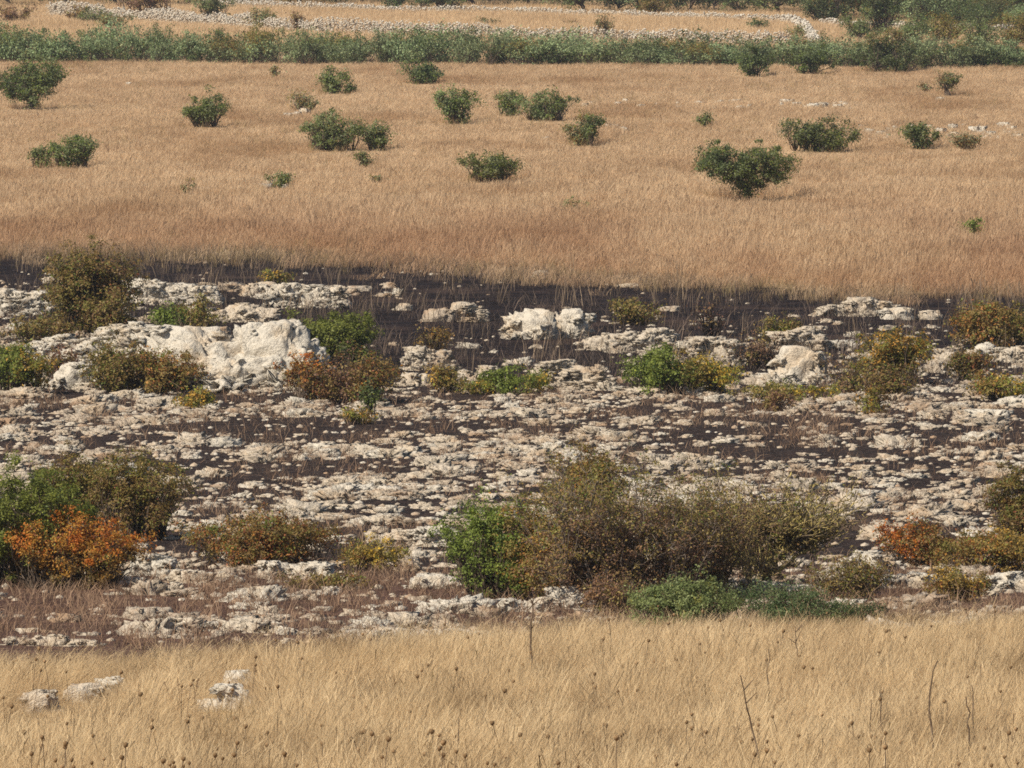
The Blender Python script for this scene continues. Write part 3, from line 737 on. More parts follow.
    u = np.cross(nr, rng.normal(size=(n, 3))); u /= np.linalg.norm(u, axis=1)[:, None]; vv = np.cross(nr, u)
    L = leaf*rng.uniform(.6, 1.35, (n, 1)); wd = L*rng.uniform(.4, .65, (n, 1))
    fold = nr*L*.12
    V = np.stack([c-u*L*.5, c-vv*wd*.5+fold, c+u*L*.5, c+vv*wd*.5+fold], 1).reshape(-1, 3)
    q = np.arange(4*n).reshape(n, 4)
    sd = rng.uniform(0, 50)
    bl = None
    if pb:
        bl = {'x': c[:, 0]/W+.5, 'z': c[:, 2]/H, '-z': 1-c[:, 2]/H}[axis] + .5-at
    cols = pick_cols(rng, c, PALS[pa], PALS[pb] if pb else None, bl, .35*max(.6, min(W, 2.)/2), sd)
    fol = new_mesh('foliage', V, q, M_LEAF, False, np.repeat(cols, 4, 0))
    return fol, stems

def shrub(kind, x0, x1, y0, y1, label, pa, pb=None, cat='shrub', dens=1.25, leafpx=2.9, seed=None, fol_name='foliage', stem_name='stems', group=None, **kw):
    cx = (x0+x1)/2; b = P(cx, y1); k = pxm(b)
    W = (x1-x0)/k; H = (y1-y0)/k
    area = (x1-x0)*(y1-y0)
    rng = np.random.default_rng(seed if seed is not None else int(x0*7+y1*13+1000))
    tips = kw.pop('tips', int(np.clip(area/26, 26, 320)))
    kw.setdefault('lobes', int(np.clip(3+(x1-x0)/16, 4, 12)))
    kw.setdefault('clump', 4.4/k); kw.setdefault('stem_r', max(1.0/k, .018*min(1, H)))
    f, s = make_shrub(rng, W, H, tips, int(area*dens*1.7), leafpx/k, pa, pb, **kw)
    if b.y > 215 and b.y < 400: FOOT.append((b.x, b.y, W, 5.5))
    r = empty(kind, b, label, cat, group)
    f.name = fol_name; s.name = stem_name
    link(fol_name, f, r); link(stem_name, s, r)
    return r
S = shrub
# --- lower band
S('shrub', -64, 86, 474, 586, 'bright green leafy shrub cut by the left edge of the picture', 'green', dens=1.6)
S('shrub', 34, 112, 458, 532, 'olive brown bush behind the bright green shrub', 'brown', 'olive', at=.5)
S('shrub', 96, 186, 457, 540, 'brown bush with green tips around the grey knobbly rock', 'brown', 'olive', axis='z', at=.75)
S('shrub', 12, 137, 518, 588, 'brightest orange autumn bush beside the bright green shrub', 'ochre', 'orange', axis='z', at=.5, dens=1.6)
S('shrub', 192, 330, 516, 566, 'wide rust and olive bush alone on the pale rocks left of centre', 'rust', dens=1.6)
S('shrub', 343, 404, 538, 570, 'small rusty bush right of the wide rust bush', 'rust', 'ochre', at=.4)
S('shrub', 280, 366, 572, 590, 'low olive ground bush in front of the wide rust bush', 'brown', dens=.8, cat='plant')
S('shrub', 446, 556, 502, 598, 'green bush with rust patches at the left end of the large central thicket', 'green', 'rust', at=.62, dens=1.5)
S('shrub', 520, 610, 520, 602, 'orange brown bush between the green one and the large brown bush', 'rust', 'ochre', at=.5, dens=1.3)
S('shrub', 560, 624, 448, 520, 'small brown topped bush peeking over the large brown bush', 'rust', 'brown')
S('shrub', 532, 726, 462, 604, 'largest bush, brown and twiggy, in the middle of the central thicket', 'dead', 'olive', axis='z', at=.66, dens=.62, bark=M_TWIG, twig=1900, tips=300)
S('shrub', 655, 760, 486, 600, 'thin brown twiggy bush right of the largest bush', 'dead', 'olive', axis='z', at=.8, dens=.6, bark=M_LICHEN, twig=700, tips=200)
S('wild_pear_tree', 690, 845, 490, 592, 'leafless wild pear tree with yellow lichen on crooked branches and a dark forked trunk', 'dead', 'olive', cat='tree', dens=.24, fol_name='crown', stem_name='trunk',
  trunk=1, clear=.22, stem_r=.032, bark=M_LICHEN, twig=1500, tips=260, lobes=9)
S('shrub', 812, 884, 556, 600, 'thin brown bush right of the wild pear tree beside the domed boulder', 'brown', dens=.8, twig=200, bark=M_TWIG)
S('shrub', 590, 650, 575, 618, 'reddish brown dead scrub under the largest bush', 'dead', dens=.9, twig=150, bark=M_TWIG)
S('shrub', 632, 735, 580, 634, 'fresh green herb clump standing at the grass edge', 'herb', cat='plant', dens=1.5, leafpx=2.8)
S('shrub', 742, 850, 585, 632, 'dark green feathery clump at the grass edge under the pear tree', 'fennel', cat='plant', dens=1.7, leafpx=2.2)
S('shrub', 822, 882, 600, 632, 'grey green feathery clump right of the dark green one', 'herb', 'fennel', cat='plant', dens=1.1, leafpx=2.2)
S('shrub', 882, 962, 522, 566, 'red tinged brown bush right of the two grey boulders', 'redtip', 'rust', at=.42, dens=1.5)
S('shrub', 940, 1050, 530, 576, 'orange olive bush running out of the right edge', 'rust', 'ochre', at=.5, dens=1.4)
S('shrub', 990, 1076, 472, 548, 'tall olive brown bush standing at the right edge', 'brown', 'olive', axis='z', at=.6, dens=1.5)
S('shrub', 928, 988, 569, 602, 'small round rust orange bush among the pale slabs at right', 'rust', 'ochre', axis='z', at=.6, dens=1.7)
# --- shelf
S('shrub', 50, 134, 250, 334, 'tall round olive brown bush at the left end of the black shelf', 'olive', 'brown', at=.6, dens=1.6)
S('shrub', 84, 134, 296, 340, 'dull brown bush leaning against the foot of the tall round olive bush', 'brown', dens=1.3)
S('shrub', 14, 80, 314, 344, 'thin olive bush low on the black ground below the tall bush', 'olive', 'brown', dens=.9)
S('shrub', -22, 48, 346, 394, 'green and yellow bush at the left edge of the shelf', 'green', 'yolive', at=.62, dens=1.5)
S('shrub', 44, 80, 348, 380, 'thin rusty twiggy bush between white rocks at left', 'dead', dens=.9, twig=80, bark=M_TWIG)
S('shrub', 88, 150, 342, 392, 'olive brown bush in front of the long sloping outcrop', 'olive', 'brown', at=.5, dens=1.5)
S('shrub', 134, 202, 352, 392, 'rusty bush touching the left end of the largest outcrop', 'rust', dens=1.4)
S('shrub', 154, 184, 306, 336, 'small fresh green bush above the largest outcrop', 'green', dens=1.4)
S('shrub', 174, 218, 300, 330, 'tan brown bush right of the small fresh green one', 'brown', dens=1.2)
S('shrub', 178, 214, 388, 410, 'tiny yellow green bush in front of the largest outcrop', 'yolive', cat='plant')
S('shrub', 284, 372, 314, 366, 'dark green round tree right of the largest outcrop', 'green', 'dark', axis='-z', at=.6, cat='tree', dens=1.8, clear=.12, trunk=1, fol_name='crown', stem_name='trunk', bark=M_BARK)
S('shrub', 350, 374, 345, 368, 'little green bush at the right foot of the dark green tree', 'green')
S('shrub', 286, 340, 357, 402, 'rusty orange bush under the dark green tree', 'rust', 'orange', axis='z', at=.8, dens=1.4)
S('shrub', 318, 394, 354, 404, 'dark reddish brown twiggy bush under the dark green tree', 'dead', 'rust', dens=1.0, twig=180, bark=M_CHAR)
S('shrub', 362, 378, 382, 420, 'slender green sapling in front of the reddish twiggy bush', 'dark', cat='plant', dens=.9, lobes=4)
S('shrub', 344, 376, 408, 424, 'low yellow green plant on the rocks by the slender sapling', 'yolive', cat='plant', dens=.9)
S('shrub', 420, 448, 330, 352, 'small ochre bush on top of the grey outcrop', 'ochre')
S('shrub', 430, 466, 366, 392, 'olive ochre bush left of the upright boulder', 'ochre', 'olive')
S('shrub', 462, 500, 378, 394, 'low olive plant in front of the upright boulder', 'olive', 'yolive', cat='plant')
S('shrub', 480, 548, 368, 394, 'low bright green bush near the middle of the shelf front', 'green', 'yolive', at=.75, dens=1.5)
S('shrub', 624, 696, 348, 394, 'round dense green bush right of centre on the shelf front', 'green', 'olive', at=.85, dens=1.7)
S('shrub', 682, 738, 356, 394, 'ochre yellow bush touching the round dense green bush', 'ochre', 'yolive', dens=1.3)
S('shrub', 612, 662, 300, 324, 'small dull olive bush on the black ground right of the split boulders', 'olive', 'brown', dens=1.0)
S('dead_bush', 736, 786, 332, 370, 'bare dark grey twiggy bush left of the wedge shaped outcrop', 'dead', dens=.25, twig=260, bark=M_CHAR, fol_name='dry_leaves')
S('shrub', 764, 786, 318, 346, 'little olive bush above the bare dark bush', 'olive', 'yolive')
S('shrub', 858, 928, 332, 384, 'broad olive green bush at the right part of the shelf', 'yolive', 'olive', axis='-z', at=.55, dens=1.5)
S('shrub', 862, 916, 366, 400, 'brown bush in front of the broad olive green bush', 'brown', dens=1.0, twig=120, bark=M_TWIG)
S('shrub', 826, 872, 362, 396, 'grey brown thin bush left of the broad olive green bush', 'dead', 'brown', dens=.6, twig=160, bark=M_TWIG)
S('shrub', 858, 886, 388, 416, 'small yellow green plant on the pavement edge at right', 'yolive', 'brown', at=.75)
S('shrub', 954, 1036, 304, 350, 'large rust bush with a green heart at the right edge of the shelf', 'rust', 'olive', at=.75, dens=1.6)
S('shrub', 950, 990, 352, 380, 'small round olive bush below the large rust bush', 'olive', 'rust', at=.7, dens=1.4)
S('shrub', 974, 1034, 374, 400, 'low rust and green bush at the right end of the shelf front', 'rust', 'yolive', dens=1.3)
S('shrub', 740, 836, 385, 399, 'low olive green strip of scrub below the wedge shaped outcrop', 'olive', 'yolive', dens=1.2)
S('shrub', 754, 794, 392, 412, 'low reddish brown scrub on the pavement edge', 'dead', dens=1.1)
S('shrub', 780, 804, 318, 340, 'tiny olive bush between pale ledges at right', 'olive')
S('shrub', 262, 292, 270, 286, 'little green bush at the field edge above the flat topped ledge', 'yolive', 'olive', cat='plant', dens=.8)
S('shrub', 690, 730, 300, 336, 'bare charred scrub right of the thin pale slab', 'dead', dens=.1, twig=150, bark=M_CHAR)
S('shrub', 420, 450, 322, 366, 'thin bare stems on black ground above the small ochre bush', 'dead', dens=.1, twig=90, bark=M_CHAR)
# --- far field
def FB(x0, x1, y0, y1, label, pa='field', pb=None, **kw):
    kw.setdefault('dens', 2.0); kw.setdefault('leafpx', 2.4); kw.setdefault('ragged', .09); kw.setdefault('lift', .45); kw.setdefault('shell', .38); kw.setdefault('clump', 3.4/pxm(P((x0+x1)/2, y1)))
    kw.setdefault('tips', int(np.clip((x1-x0)*(y1-y0)/20, 14, 200)))
    return S('field_bush', x0, x1, y0, y1, label, pa, pb, cat='bush', **kw)
FB(-4, 62, 60, 110, 'largest dark bush of the field at its far left edge', 'dark', 'field', lobes=6, trunk=1, clear=.14, lift=.5)
FB(185, 227, 95, 127, 'rounded green bush in the field left of the pale green pair')
FB(320, 349, 68, 94, 'dark green two lobed bush near the hedge')
FB(345, 356, 82, 94, 'tiny bush right of the dark two lobed bush')
FB(291, 311, 91, 110, 'grey twiggy small bush in the field', 'grey', dens=1.0, twig=60, bark=M_TWIG)
FB(308, 318, 98, 111, 'tiny grey bush beside the grey twiggy one', 'grey', dens=1.)
FB(304, 363, 114, 151, 'broad pale olive green bush, bigger of a touching pair', 'lime', 'field')
FB(361, 389, 123, 151, 'narrow olive green bush, smaller of a touching pair', 'lime', 'field')
FB(358, 371, 153, 168, 'small dark bush just below the touching pair', 'field')
FB(266, 291, 172, 188, 'small sparse green bush alone in the lower left field', 'field', dens=1.3)
FB(368, 388, 175, 183, 'low brownish tuft right of the sparse green bush', 'grey', dens=.9)
FB(402, 441, 61, 84, 'dark flat topped bush close in front of the hedge', 'dark')
FB(437, 477, 90, 124, 'round olive green bush in mid field below the flat topped one', 'lime', 'field')
FB(496, 522, 92, 116, 'left round bush of the wide green clump in mid field', 'field')
FB(518, 571, 92, 121, 'right long bush of the wide green clump in mid field', 'lime', 'field')
FB(566, 602, 115, 146, 'grey green round bush right of the wide clump', 'grey', 'field')
FB(461, 518, 154, 183, 'broad green bush with dark base near the field centre', 'field')
FB(697, 710, 113, 127, 'tiny green bush right of the field centre')
FB(784, 856, 119, 152, 'wide dark green bush in the right field', 'dark', 'field')
FB(904, 938, 124, 149, 'dark green bush right of the wide dark one', 'dark', 'field')
FB(952, 978, 134, 149, 'small grey green bush among white stones at right', 'grey')
FB(960, 981, 219, 237, 'small bright green bush alone in the lower right field', 'green')
FB(51, 94, 136, 168, 'round green bush at left with a smaller one beside it', 'field')
FB(30, 53, 148, 168, 'small green bush left of the round green bush', 'field')
FB(271, 279, 66, 78, 'tiny dark bush close to the hedge', 'grey')
FB(920, 931, 84, 92, 'tiny grey bush left of the thin little tree', 'grey')
FB(180, 196, 184, 194, 'faint low grey green tuft in the lower left field', 'grey', dens=.6)
FB(562, 590, 200, 211, 'faint low olive tuft in the lower mid field', 'lime', dens=.4)
FB(186, 196, 178, 186, 'tiny dry tuft above the faint tuft in the lower left field', 'dead', dens=.7)
S('wild_pear_tree', 700, 791, 146, 202, 'spreading dark green wild pear with two dark trunks in the right field', 'dark', 'field', cat='tree', dens=2.1, leafpx=2.4, fol_name='crown', stem_name='trunk', trunk=1, clear=.24, lobes=8, clump=.11, tips=190)
S('wild_pear_tree', 935, 960, 71, 96, 'thin little open tree near the hedge at right', 'grey', 'field', cat='tree', dens=1.4, leafpx=2., fol_name='crown', stem_name='trunk', trunk=1, clear=.3, lobes=5, clump=.12, tips=40)
S('field_bush', 738, 772, 46, 77, 'dark bush standing just in front of the hedge right of centre', 'dark', cat='bush', dens=2, leafpx=2.2, clump=.16)
S('field_bush', 792, 830, 48, 74, 'low dark bush in front of the hedge left of the tallest hedge bush', 'dark', cat='bush', dens=2, leafpx=2.2, clump=.16)
S('field_bush', 858, 916, 32, 72, 'tallest round bush of the hedge line at right', 'far', 'olive', axis='z', at=.8, cat='bush', dens=1.8, leafpx=2.2, clump=.16)

# --- hedge across the far edge of the field
hv = []
for j in range(6):
    rng = np.random.default_rng(500+j)
    f, s = make_shrub(rng, 3.2, 1.75, 90, 2800, .13, ('hedge', 'hedge', 'far', 'lime', 'hedge', 'far')[j], ('far', 'lime', 'hedge', 'hedge', 'olive', 'hedge')[j], axis='z', at=.6, clump=.17, stem_r=.03, lobes=7, depth=.8)
    hv.append((f, s))
HL = 'grey green shrub in the unbroken hedge along the far edge of the field'
x = -40.; j = 0
first = {}
def hedge_shrub(x, y, sx, sz):
    global j
    v = int(rs.integers(6)); loc = (x, y, float(ground(x, y)[0]))
    if v not in first:
        r = empty('hedge_shrub', loc, HL, 'hedge shrub', 'hedge shrubs along the field edge')
        link('foliage', hv[v][0], r); link('stems', hv[v][1], r); first[v] = r
    else: r = copy_thing(first[v], loc)
    r.rotation_euler = (0, 0, rs.uniform(-3.14, 3.14)); r.scale = (sx, sx, sz)
while x < 40:
    px = float(np.clip(512+18.3*x, -150, 1180))
    yb = P(px, 65+6*px/1024).y
    hs = float(np.interp(px, [0, 300, 512, 1024], [39, 35, 33, 28]))/18.3/1.75
    hedge_shrub(x-.3, yb+1.2+rs.uniform(-1., 1.), rs.uniform(.6, 1.1), hs*rs.uniform(.72, 1.15))
    hedge_shrub(x+rs.uniform(-.6, .6), yb+5+rs.uniform(-1.5, 1.5), rs.uniform(.7, 1.2), hs*rs.uniform(.8, 1.15))
    x += rs.uniform(1.2, 2.0)

# --- dry stone walls on the terraces
def wall(path, hpx, label, stone=.30, seed=0):
    rng = np.random.default_rng(700+seed)
    pts = [P(a, b) for a, b in path]
    V = []; Fs = []; o = 0
    base = pts[0]
    for a, b in zip(pts[:-1], pts[1:]):
        L = (b-a).length; n = max(2, int(L/stone*1.5))
        for i in range(n):
            p = a.lerp(b, i/n); H = hpx/pxm(p)*rng.uniform(.75, 1.1)
            rows = max(2, int(H/(stone*.55)))
            gz = float(ground(p.x, p.y)[0])
            H *= .75 + .35*float(np.clip(.5+1.3*noise2(p.x, p.y, 2.5, 2, 71.)[0], 0, 1))
            for r in range(rows):
                v, f = ico(1)
                sz = stone*rng.uniform(.45, 1.3)*.62
                an = rng.uniform(0, 6.28); c, s = math.cos(an), math.sin(an)
                q = v*np.array([sz, sz*rng.uniform(.6, 1), sz*rng.uniform(.45, .8)])*rng.uniform(.75, 1.25, (len(v), 1))
                fr = (r+.35)/rows
                V.append(np.column_stack([q[:, 0]*c-q[:, 1]*s+p.x-base.x+rng.normal(0, .15), q[:, 0]*s+q[:, 1]*c+p.y-base.y+rng.normal(0, .35*(1.2-fr)), q[:, 2]+gz-base.z+H*fr]))
                Fs.append(f+o); o += len(v)
    me = new_mesh('dry_stone_wall', np.concatenate(V), np.concatenate(Fs), M_ROCKW, False)
    return tag(link('dry_stone_wall', me, None, base), label, 'wall')
wall([(50, 17), (150, 23), (210, 27), (320, 34), (420, 37), (512, 40), (640, 43), (790, 47)], 15, 'lower dry stone wall of pale rubble running behind the hedge', .12, 1)
wall([(200, 7), (320, 10), (390, 13), (512, 14), (600, 17), (690, 20), (782, 23)], 8, 'upper thin dry stone wall of pale rubble below the trees', .12, 2)
wall([(784, 23), (797, 26), (806, 32), (812, 39), (815, 45)], 9, 'short curved dry stone wall bending down to the hedge at right', .16, 3)
wall([(822, 26), (870, 28), (930, 31), (1040, 34)], 8, 'half hidden dry stone wall among the bushes at the upper right', .17, 4)

# --- bushes on the terraces, trees on the hill behind
tb = [(250, 276, 8, 30, 'thin brown bush between the two far walls', 'grey'), (292, 308, 12, 33, 'rusty brown little bush in front of the lower far wall', 'dead'),
      (118, 170, -12, 18, 'dark bare tree over the upper left terrace', 'dead'), (196, 232, -8, 22, 'olive bush at the start of the upper far wall', 'lime'), (80, 112, 8, 24, 'pale olive bush over the left end of the lower wall', 'lime'),
      (-6, 34, 6, 24, 'brown bush in the upper left corner', 'dead'), (100, 132, 14, 30, 'grey olive bush partly in front of the lower wall', 'grey'), (383, 404, -10, 12, 'dark green bush at the upper far wall', 'far'),
      (594, 611, 16, 40, 'brown thin bush on the upper terrace', 'grey'), (748, 768, 18, 30, 'small green bush on the terrace left of the curved wall', 'far'), (786, 806, 26, 38, 'brown bush inside the curved wall', 'grey'),
      (860, 900, -14, 36, 'dark tree in front of the half hidden wall', 'far'), (842, 880, 10, 42, 'light olive bush left of the dark tree', 'lime'), (884, 930, 16, 46, 'light olive bush right of the dark tree', 'lime'),
      (960, 1000, 20, 50, 'light olive bush at the upper right above the hedge', 'lime'), (925, 965, 14, 44, 'olive bush between two light bushes at the upper right', 'olive'), (996, 1040, 14, 48, 'olive bush in the upper right corner', 'olive'),
      (410, 436, -12, 10, 'dark low tree above the upper wall, left one', 'far'), (425, 465, -16, 12, 'broad dark tree above the upper wall', 'dark'), (640, 670, -8, 16, 'olive bush right above the upper wall', 'olive'), (478, 500, 18, 26, 'dark tuft on the upper terrace', 'grey'),
      (560, 578, 20, 26, 'low brown tuft on the upper terrace', 'dead'), (66, 90, 6, 22, 'dark brown bush left on the terrace', 'dead'), (805, 850, -14, 24, 'dark round tree right above the curved wall', 'far')]
for a, b, c, d, lab, pl in tb:
    S('terrace_bush', a, b, c, d, lab, pl, cat='bush', dens=1.6, leafpx=2.0, clump=.2)
tv = []
for j in range(6):
    rng = np.random.default_rng(900+j)
    tv.append(make_shrub(rng, 5.2, 4.6, 130, 4200, .2, ('far', 'olive', 'hedge', 'lime', 'lime', 'far')[j], ('hedge', 'lime', 'far', 'olive', 'hedge', 'far')[j], axis='z', at=.6, clump=.3, stem_r=.05, lobes=7, depth=.9, clear=.12, trunk=1))
TL = 'olive green tree in the wood that closes the top of the view'
tfirst = {}
for row, (yd, st) in enumerate([(552, 3.4), (560, 3.2), (570, 3.4), (582, 3.8), (598, 4.2), (620, 4.6)]):
    x = -.0705*yd-6
    while x < .0705*yd+6:
        v = int(rs.integers(6)); yy = yd+rs.uniform(-3, 3) - ((12+26*float(sstep(2, 6, x))+28*float(sstep(18, 24, x))) if row < 4 else 0)
        loc = (x, yy, float(ground(x, yy)[0]))
        if v not in tfirst:
            r = empty('tree', loc, TL, 'tree', 'trees of the wood on the far slope')
            link('crown', tv[v][0], r); link('trunk', tv[v][1], r); tfirst[v] = r
        else: r = copy_thing(tfirst[v], loc)
        s = rs.uniform(.6, 1.1); r.scale = (s, s, s*rs.uniform(.85, 1.1)); r.rotation_euler = (0, 0, rs.uniform(-3, 3))
        x += st*rs.uniform(.7, 1.3)

TR = 'olive tree crowding the terraces at the upper right above the hedge'
for q in range(46):
    yy = rs.uniform(452, 530); x = rs.uniform(21+.02*(535-yy), 46)
    r = copy_thing(tfirst[int(rs.choice(list(tfirst)))], (x, yy, float(ground(x, yy)[0])), rs.uniform(-3, 3), 1, TR, 'trees crowding the upper right terraces')
    s = rs.uniform(.3, .7); r.scale = (s, s, s*rs.uniform(.8, 1.1))

# grass stands lower right in front of the bushes and rocks
def trample(p):
    m = np.ones(len(p))
    for x, y, w, d in FOOT:
        t = np.exp(-(np.abs(p[:, 0]-x)/(w*.62))**4)*np.exp(-(np.clip(y-p[:, 1], 0, 99)/d)**4)*(p[:, 1] < y+w*.5)
        m = np.minimum(m, 1-.9*t)
    return m
# far field
p = pts_in(188, 409, 11.)
px, py = proj(p[:, 0], p[:, 1], p[:, 2])
e = burn_top(px) - py
keep = e + 20*noise2(p[:, 0], p[:, 1], 3., 3, 1.) + rs.normal(0, 4, len(p)) > -3
p = p[keep]; e = e[keep]
rot, q = attrs(len(p), .12, (.7, 1.2), False)
fm = trample(p)
hg = fm*q*(.62+.38*sstep(0, 18, e))*(1+.6*noise2(p[:, 0], p[:, 1], 4., 3, 8.))*(1.0-.5*sstep(222, 300, p[:, 1]))
tf = [tuft(rs, 24, .55, .28, .009, (.12, 0), .22, .3) for _ in range(7)]
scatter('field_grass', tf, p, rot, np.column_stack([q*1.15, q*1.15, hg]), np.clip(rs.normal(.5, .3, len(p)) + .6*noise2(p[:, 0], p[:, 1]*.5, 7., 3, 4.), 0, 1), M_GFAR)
# near grass
p = pts_in(57, 99, 86., 2.)
px, py = proj(p[:, 0], p[:, 1], p[:, 2])
e = py - near_top(px)
keep = e + 20*noise2(p[:, 0], p[:, 1], 1.5, 3, 1.) + rs.normal(0, 8, len(p)) > 0
p = p[keep]; e = e[keep]
rot, q = attrs(len(p), .14, (.7, 1.2), False)
fm = trample(p)
hn = noise2(p[:, 0], p[:, 1], .8, 3, 5.)
hg = fm*q*(.6+.4*sstep(0, 30, e))*np.clip(1+.9*hn+rs.normal(0, .15, len(p)), .35, 1.8)
tn = [tuft(rs, 26, .43, .17, .0030, (.14, 0), .42, .25) for _ in range(9)]
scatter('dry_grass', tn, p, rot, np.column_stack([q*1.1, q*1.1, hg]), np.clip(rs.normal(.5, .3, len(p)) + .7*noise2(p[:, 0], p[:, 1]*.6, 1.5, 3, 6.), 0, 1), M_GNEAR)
# brown dead weeds mixed into the near grass
p = pts_in(58, 98, 5., 2.)
px, py = proj(p[:, 0], p[:, 1], p[:, 2])
p = p[(py > near_top(px)+4) & (rs.uniform(0, 1, len(p)) < .12+1.5*noise2(p[:, 0], p[:, 1], 1.4, 3, 81.))]
rot, q = attrs(len(p), .2, (.6, 1.2))
scatter('near_weeds', [tuft(rs, 12, .46, .13, .005, (.05, 0), .3, .6) for _ in range(6)], p, rot, np.column_stack([q, q, q]), rs.uniform(0, 1, len(p)), M_GWEED)
# singed brown stubble along the burnt edge of the field
p = pts_in(190, 232, 8.)
px, py = proj(p[:, 0], p[:, 1], p[:, 2])
e = burn_top(px) - py + 6*noise2(p[:, 0], p[:, 1], 2.5, 3, 15.)
p = p[rs.uniform(0, 1, len(p)) < np.exp(-((e+2)/7.)**2)*.8]
rot, q = attrs(len(p), .2, (.5, 1.3))
scatter('singed_stubble', [tuft(rs, 14, .38, .26, .009, (.05, 0), .3) for _ in range(5)], p, rot, np.column_stack([q, q, q]), rs.uniform(0, 1, len(p)), M_GWEED)
# ------------------------------------------------------------------ wild carrot heads and dead stalks in the near grass
def carrot(rng):
    h = rng.uniform(.44, .62); b = rng.normal(0, .05, 2)
    t = np.linspace(0, 1, 5)
    pts = np.column_stack([b[0]*t**2, b[1]*t**2, -.03+h*t])[None]
    V1, Q1 = tubes(pts, np.linspace(.004, .0025, 5)[None], 4)
    top = pts[0, -1]
    V, Fc = ico(2)
    r = 1+.35*noise(V*3+rng.uniform(0, 90))
    s = rng.uniform(.011, .020)
    hv_ = V*r[:, None]*np.array([s, s, s*1.15]); hv_[:, :2] *= (1+.35*np.sign(V[:, 2:3])*np.abs(V[:, 2:3]))
    hv_ = hv_ + top + np.array([0, 0, s*.6])
    me = new_mesh('wild_carrot', np.concatenate([V1, hv_]), [Q1, Fc+len(V1)], M_STALK)
    me.materials.append(M_HEAD)
    mi = np.zeros(len(me.polygons), np.int32); mi[len(Q1):] = 1; me.polygons.foreach_set('material_index', mi)
    return me
CM = [carrot(np.random.default_rng(60+k)) for k in range(12)]
n = 0
while n < 285:
    py = 835-212*rs.uniform()**1.4; px = rs.uniform(-10, 1034)
    if py < near_top(px)+4: continue
    b = P(px, py)
    if noise2(b.x, b.y, 2.2, 2, 44.)[0] + rs.uniform(-.4, .5) < -.05: continue
    o = link('wild_carrot', CM[rs.integers(12)], None, b); s = rs.uniform(.75, 1.15); o.scale = (s, s, s); o.rotation_euler = (rs.normal(.0, .08), rs.normal(.08, .1), rs.uniform(-3, 3))
    tag(o, 'brown dried wild carrot head on a thin stem above the near grass', 'seed head', 'dried wild carrots in the near grass'); n += 1
def stalk(pts, label, side=True, w=.010):
    pts = pts[:-1]+[(pts[-1][0], pts[-1][1]+26)]
    b = P(*pts[-1]); k = pxm(b)
    pl = [np.array([(x-pts[-1][0])/k, 0, (pts[-1][1]-y)/k]) for x, y in pts][::-1]
    pl = np.array(pl); pl[0, 2] -= .1
    t = np.linspace(0, 1, 9); src = np.linspace(0, 1, len(pl))
    pp = np.column_stack([np.interp(t, src, pl[:, a]) for a in range(3)]); pp[1:-1] += rs.normal(0, .008, (7, 3))
    pp[:, 1] += t*rs.uniform(-.15, .15)
    V, Q = tubes(pp[None], np.linspace(w, w*.4, 9)[None], 5)
    Vs = [V]; Qs = [Q]; o = len(V)
    if side:
        for a in range(4):
            i = rs.integers(3, 8); d = np.array([rs.choice([-1, 1])*rs.uniform(.03, .09), rs.normal(0, .04), rs.uniform(.05, .14)])
            br = pp[i] + d*np.linspace(0, 1, 4)[:, None]
            v, q = tubes(br[None], np.linspace(w*.5, w*.3, 4)[None], 4); Vs.append(v); Qs.append(q+o); o += len(v)
    tag(link('dry_stalk', new_mesh('dry_stalk', np.concatenate(Vs), np.concatenate(Qs), M_STALK, True), None, b), label, 'stalk')
stalk([(533, 597), (531, 630), (532, 664)], 'thick brown stalk rising at the grass edge below the central thicket', True, .016)
stalk([(459, 718), (459, 762)], 'short straight brown stalk at the bottom left of centre', False)
stalk([(352, 735), (360, 752), (370, 775)], 'leaning brown stalk at the bottom edge left of centre', False)
stalk([(795, 626), (796, 650), (798, 676)], 'upright dark stalk in the grass below the feathery clumps')
stalk([(768, 648), (767, 700)], 'thin upright stalk left of the dark one below the feathery clumps', False)
stalk([(740, 674), (748, 712), (757, 745), (764, 780)], 'long leaning brown stalk at lower right of centre', True, .011)
stalk([(871, 700), (870, 746)], 'thin brown stalk, left of a close pair at lower right', False, .008)
stalk([(880, 690), (882, 740)], 'thin brown stalk, right of a close pair at lower right', True, .008)
stalk([(937, 660), (929, 688), (932, 730), (939, 775)], 'tallest bent grey stalk at lower right', False, .012)
stalk([(965, 695), (968, 730), (971, 772)], 'straight stalk right of the tallest bent one', False, .012)
stalk([(972, 686), (974, 715), (972, 745)], 'straight stalk farthest right in the near grass', False, .010)
stalk([(946, 700), (948, 734)], 'short thin stalk between the bent and the straight ones', False, .008)

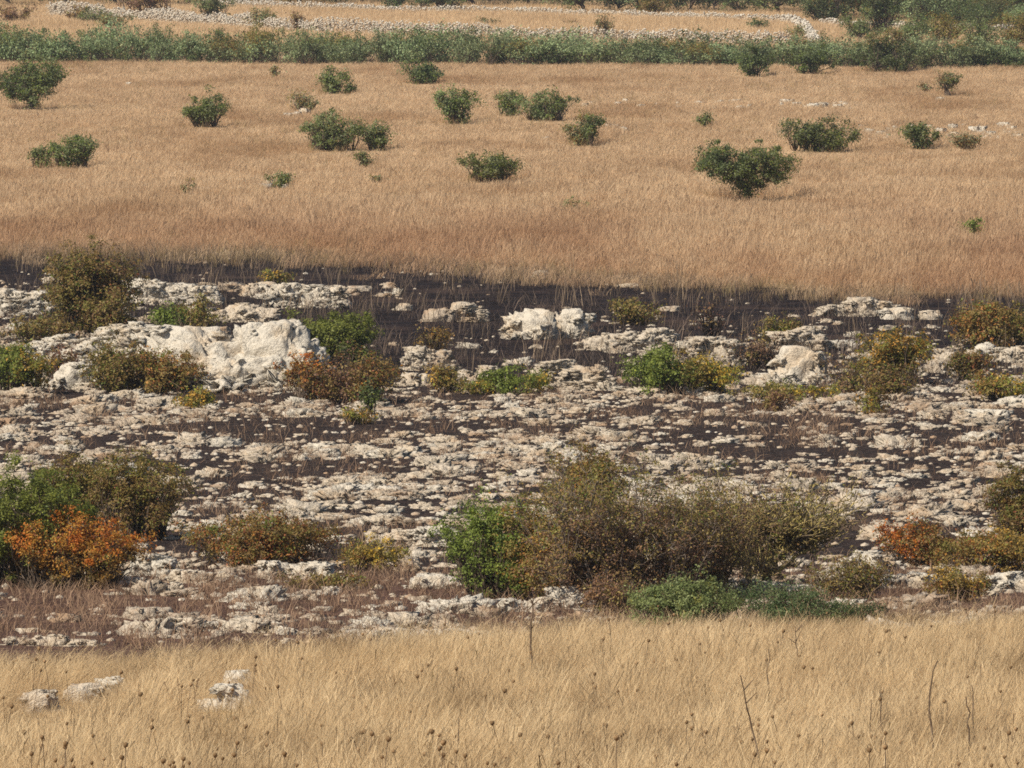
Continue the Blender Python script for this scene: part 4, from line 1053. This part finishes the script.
# ------------------------------------------------------------------ light, sky, camera
SUN_EL, SUN_AZ = R(45), R(-131)      # azimuth of the sun measured from +Y towards +X: behind the camera's left shoulder
sd = Vector((math.sin(SUN_AZ)*math.cos(SUN_EL), math.cos(SUN_AZ)*math.cos(SUN_EL), math.sin(SUN_EL)))
sl = bpy.data.lights.new('sun', 'SUN'); sl.energy = 4.9; sl.angle = R(.55); sl.color = (1, .92, .78)
so = bpy.data.objects.new('sun', sl); COL.objects.link(so); so.rotation_euler = sd.to_track_quat('Z', 'Y').to_euler(); so.location = (-40, -20, 60)
wd = bpy.data.worlds.new('World'); sc.world = wd; wd.use_nodes = True
nt = wd.node_tree; bg = nt.nodes['Background']
sk = nt.nodes.new('ShaderNodeTexSky'); sk.sky_type = 'NISHITA'; sk.sun_disc = False; sk.sun_elevation = SUN_EL; sk.sun_rotation = SUN_AZ
nt.links.new(sk.outputs[0], bg.inputs[0]); bg.inputs[1].default_value = .075

HAZE = True
if HAZE:
    m, hn = nmat('haze'); n = N(hn)
    v = n('ShaderNodeVolumePrincipled', ins={'Color': (.9, .94, 1, 1), 'Density': .00015, 'Anisotropy': .3})
    o = n('ShaderNodeOutputMaterial'); hn.links.new(v.outputs[0], o.inputs['Volume'])
    x, y0, y1 = 1520., -270., 1720.
    gz = np.array([v.co.z for v in bpy.data.objects['ground'].data.vertices])
    V = np.array([(a, b, c) for a in (-x, x) for b in (y0, y1) for c in (gz.min()-1, max(gz.max(), 18.)+3)])
    Fq = np.array([[0, 1, 3, 2], [4, 6, 7, 5], [0, 4, 5, 1], [2, 3, 7, 6], [0, 2, 6, 4], [1, 5, 7, 3]])
    tag(link('haze', new_mesh('haze', V, Fq, m)), kind='stuff')

cam = bpy.data.cameras.new('camera'); co = bpy.data.objects.new('camera', cam); COL.objects.link(co)
cam.sensor_width = 36; cam.lens = 18/math.tan(R(4.0)); cam.clip_start = .5; cam.clip_end = 9000
co.location = (0, 0, CZ); co.rotation_euler = (math.pi/2-PITCH, 0, 0)
sc.camera = co
vs = sc.view_settings
vs.view_transform = 'Standard'; vs.look = 'None'; vs.gamma = 1; vs.use_curve_mapping = False; vs.exposure = 0.36
sc.render.engine = 'CYCLES'
sc.cycles.max_bounces = 6; sc.cycles.transparent_max_bounces = 4; sc.cycles.volume_bounces = 0
sc.cycles.use_denoising = False
sc.cycles.pixel_filter_type = 'BLACKMAN_HARRIS'; sc.cycles.filter_width = 1.7
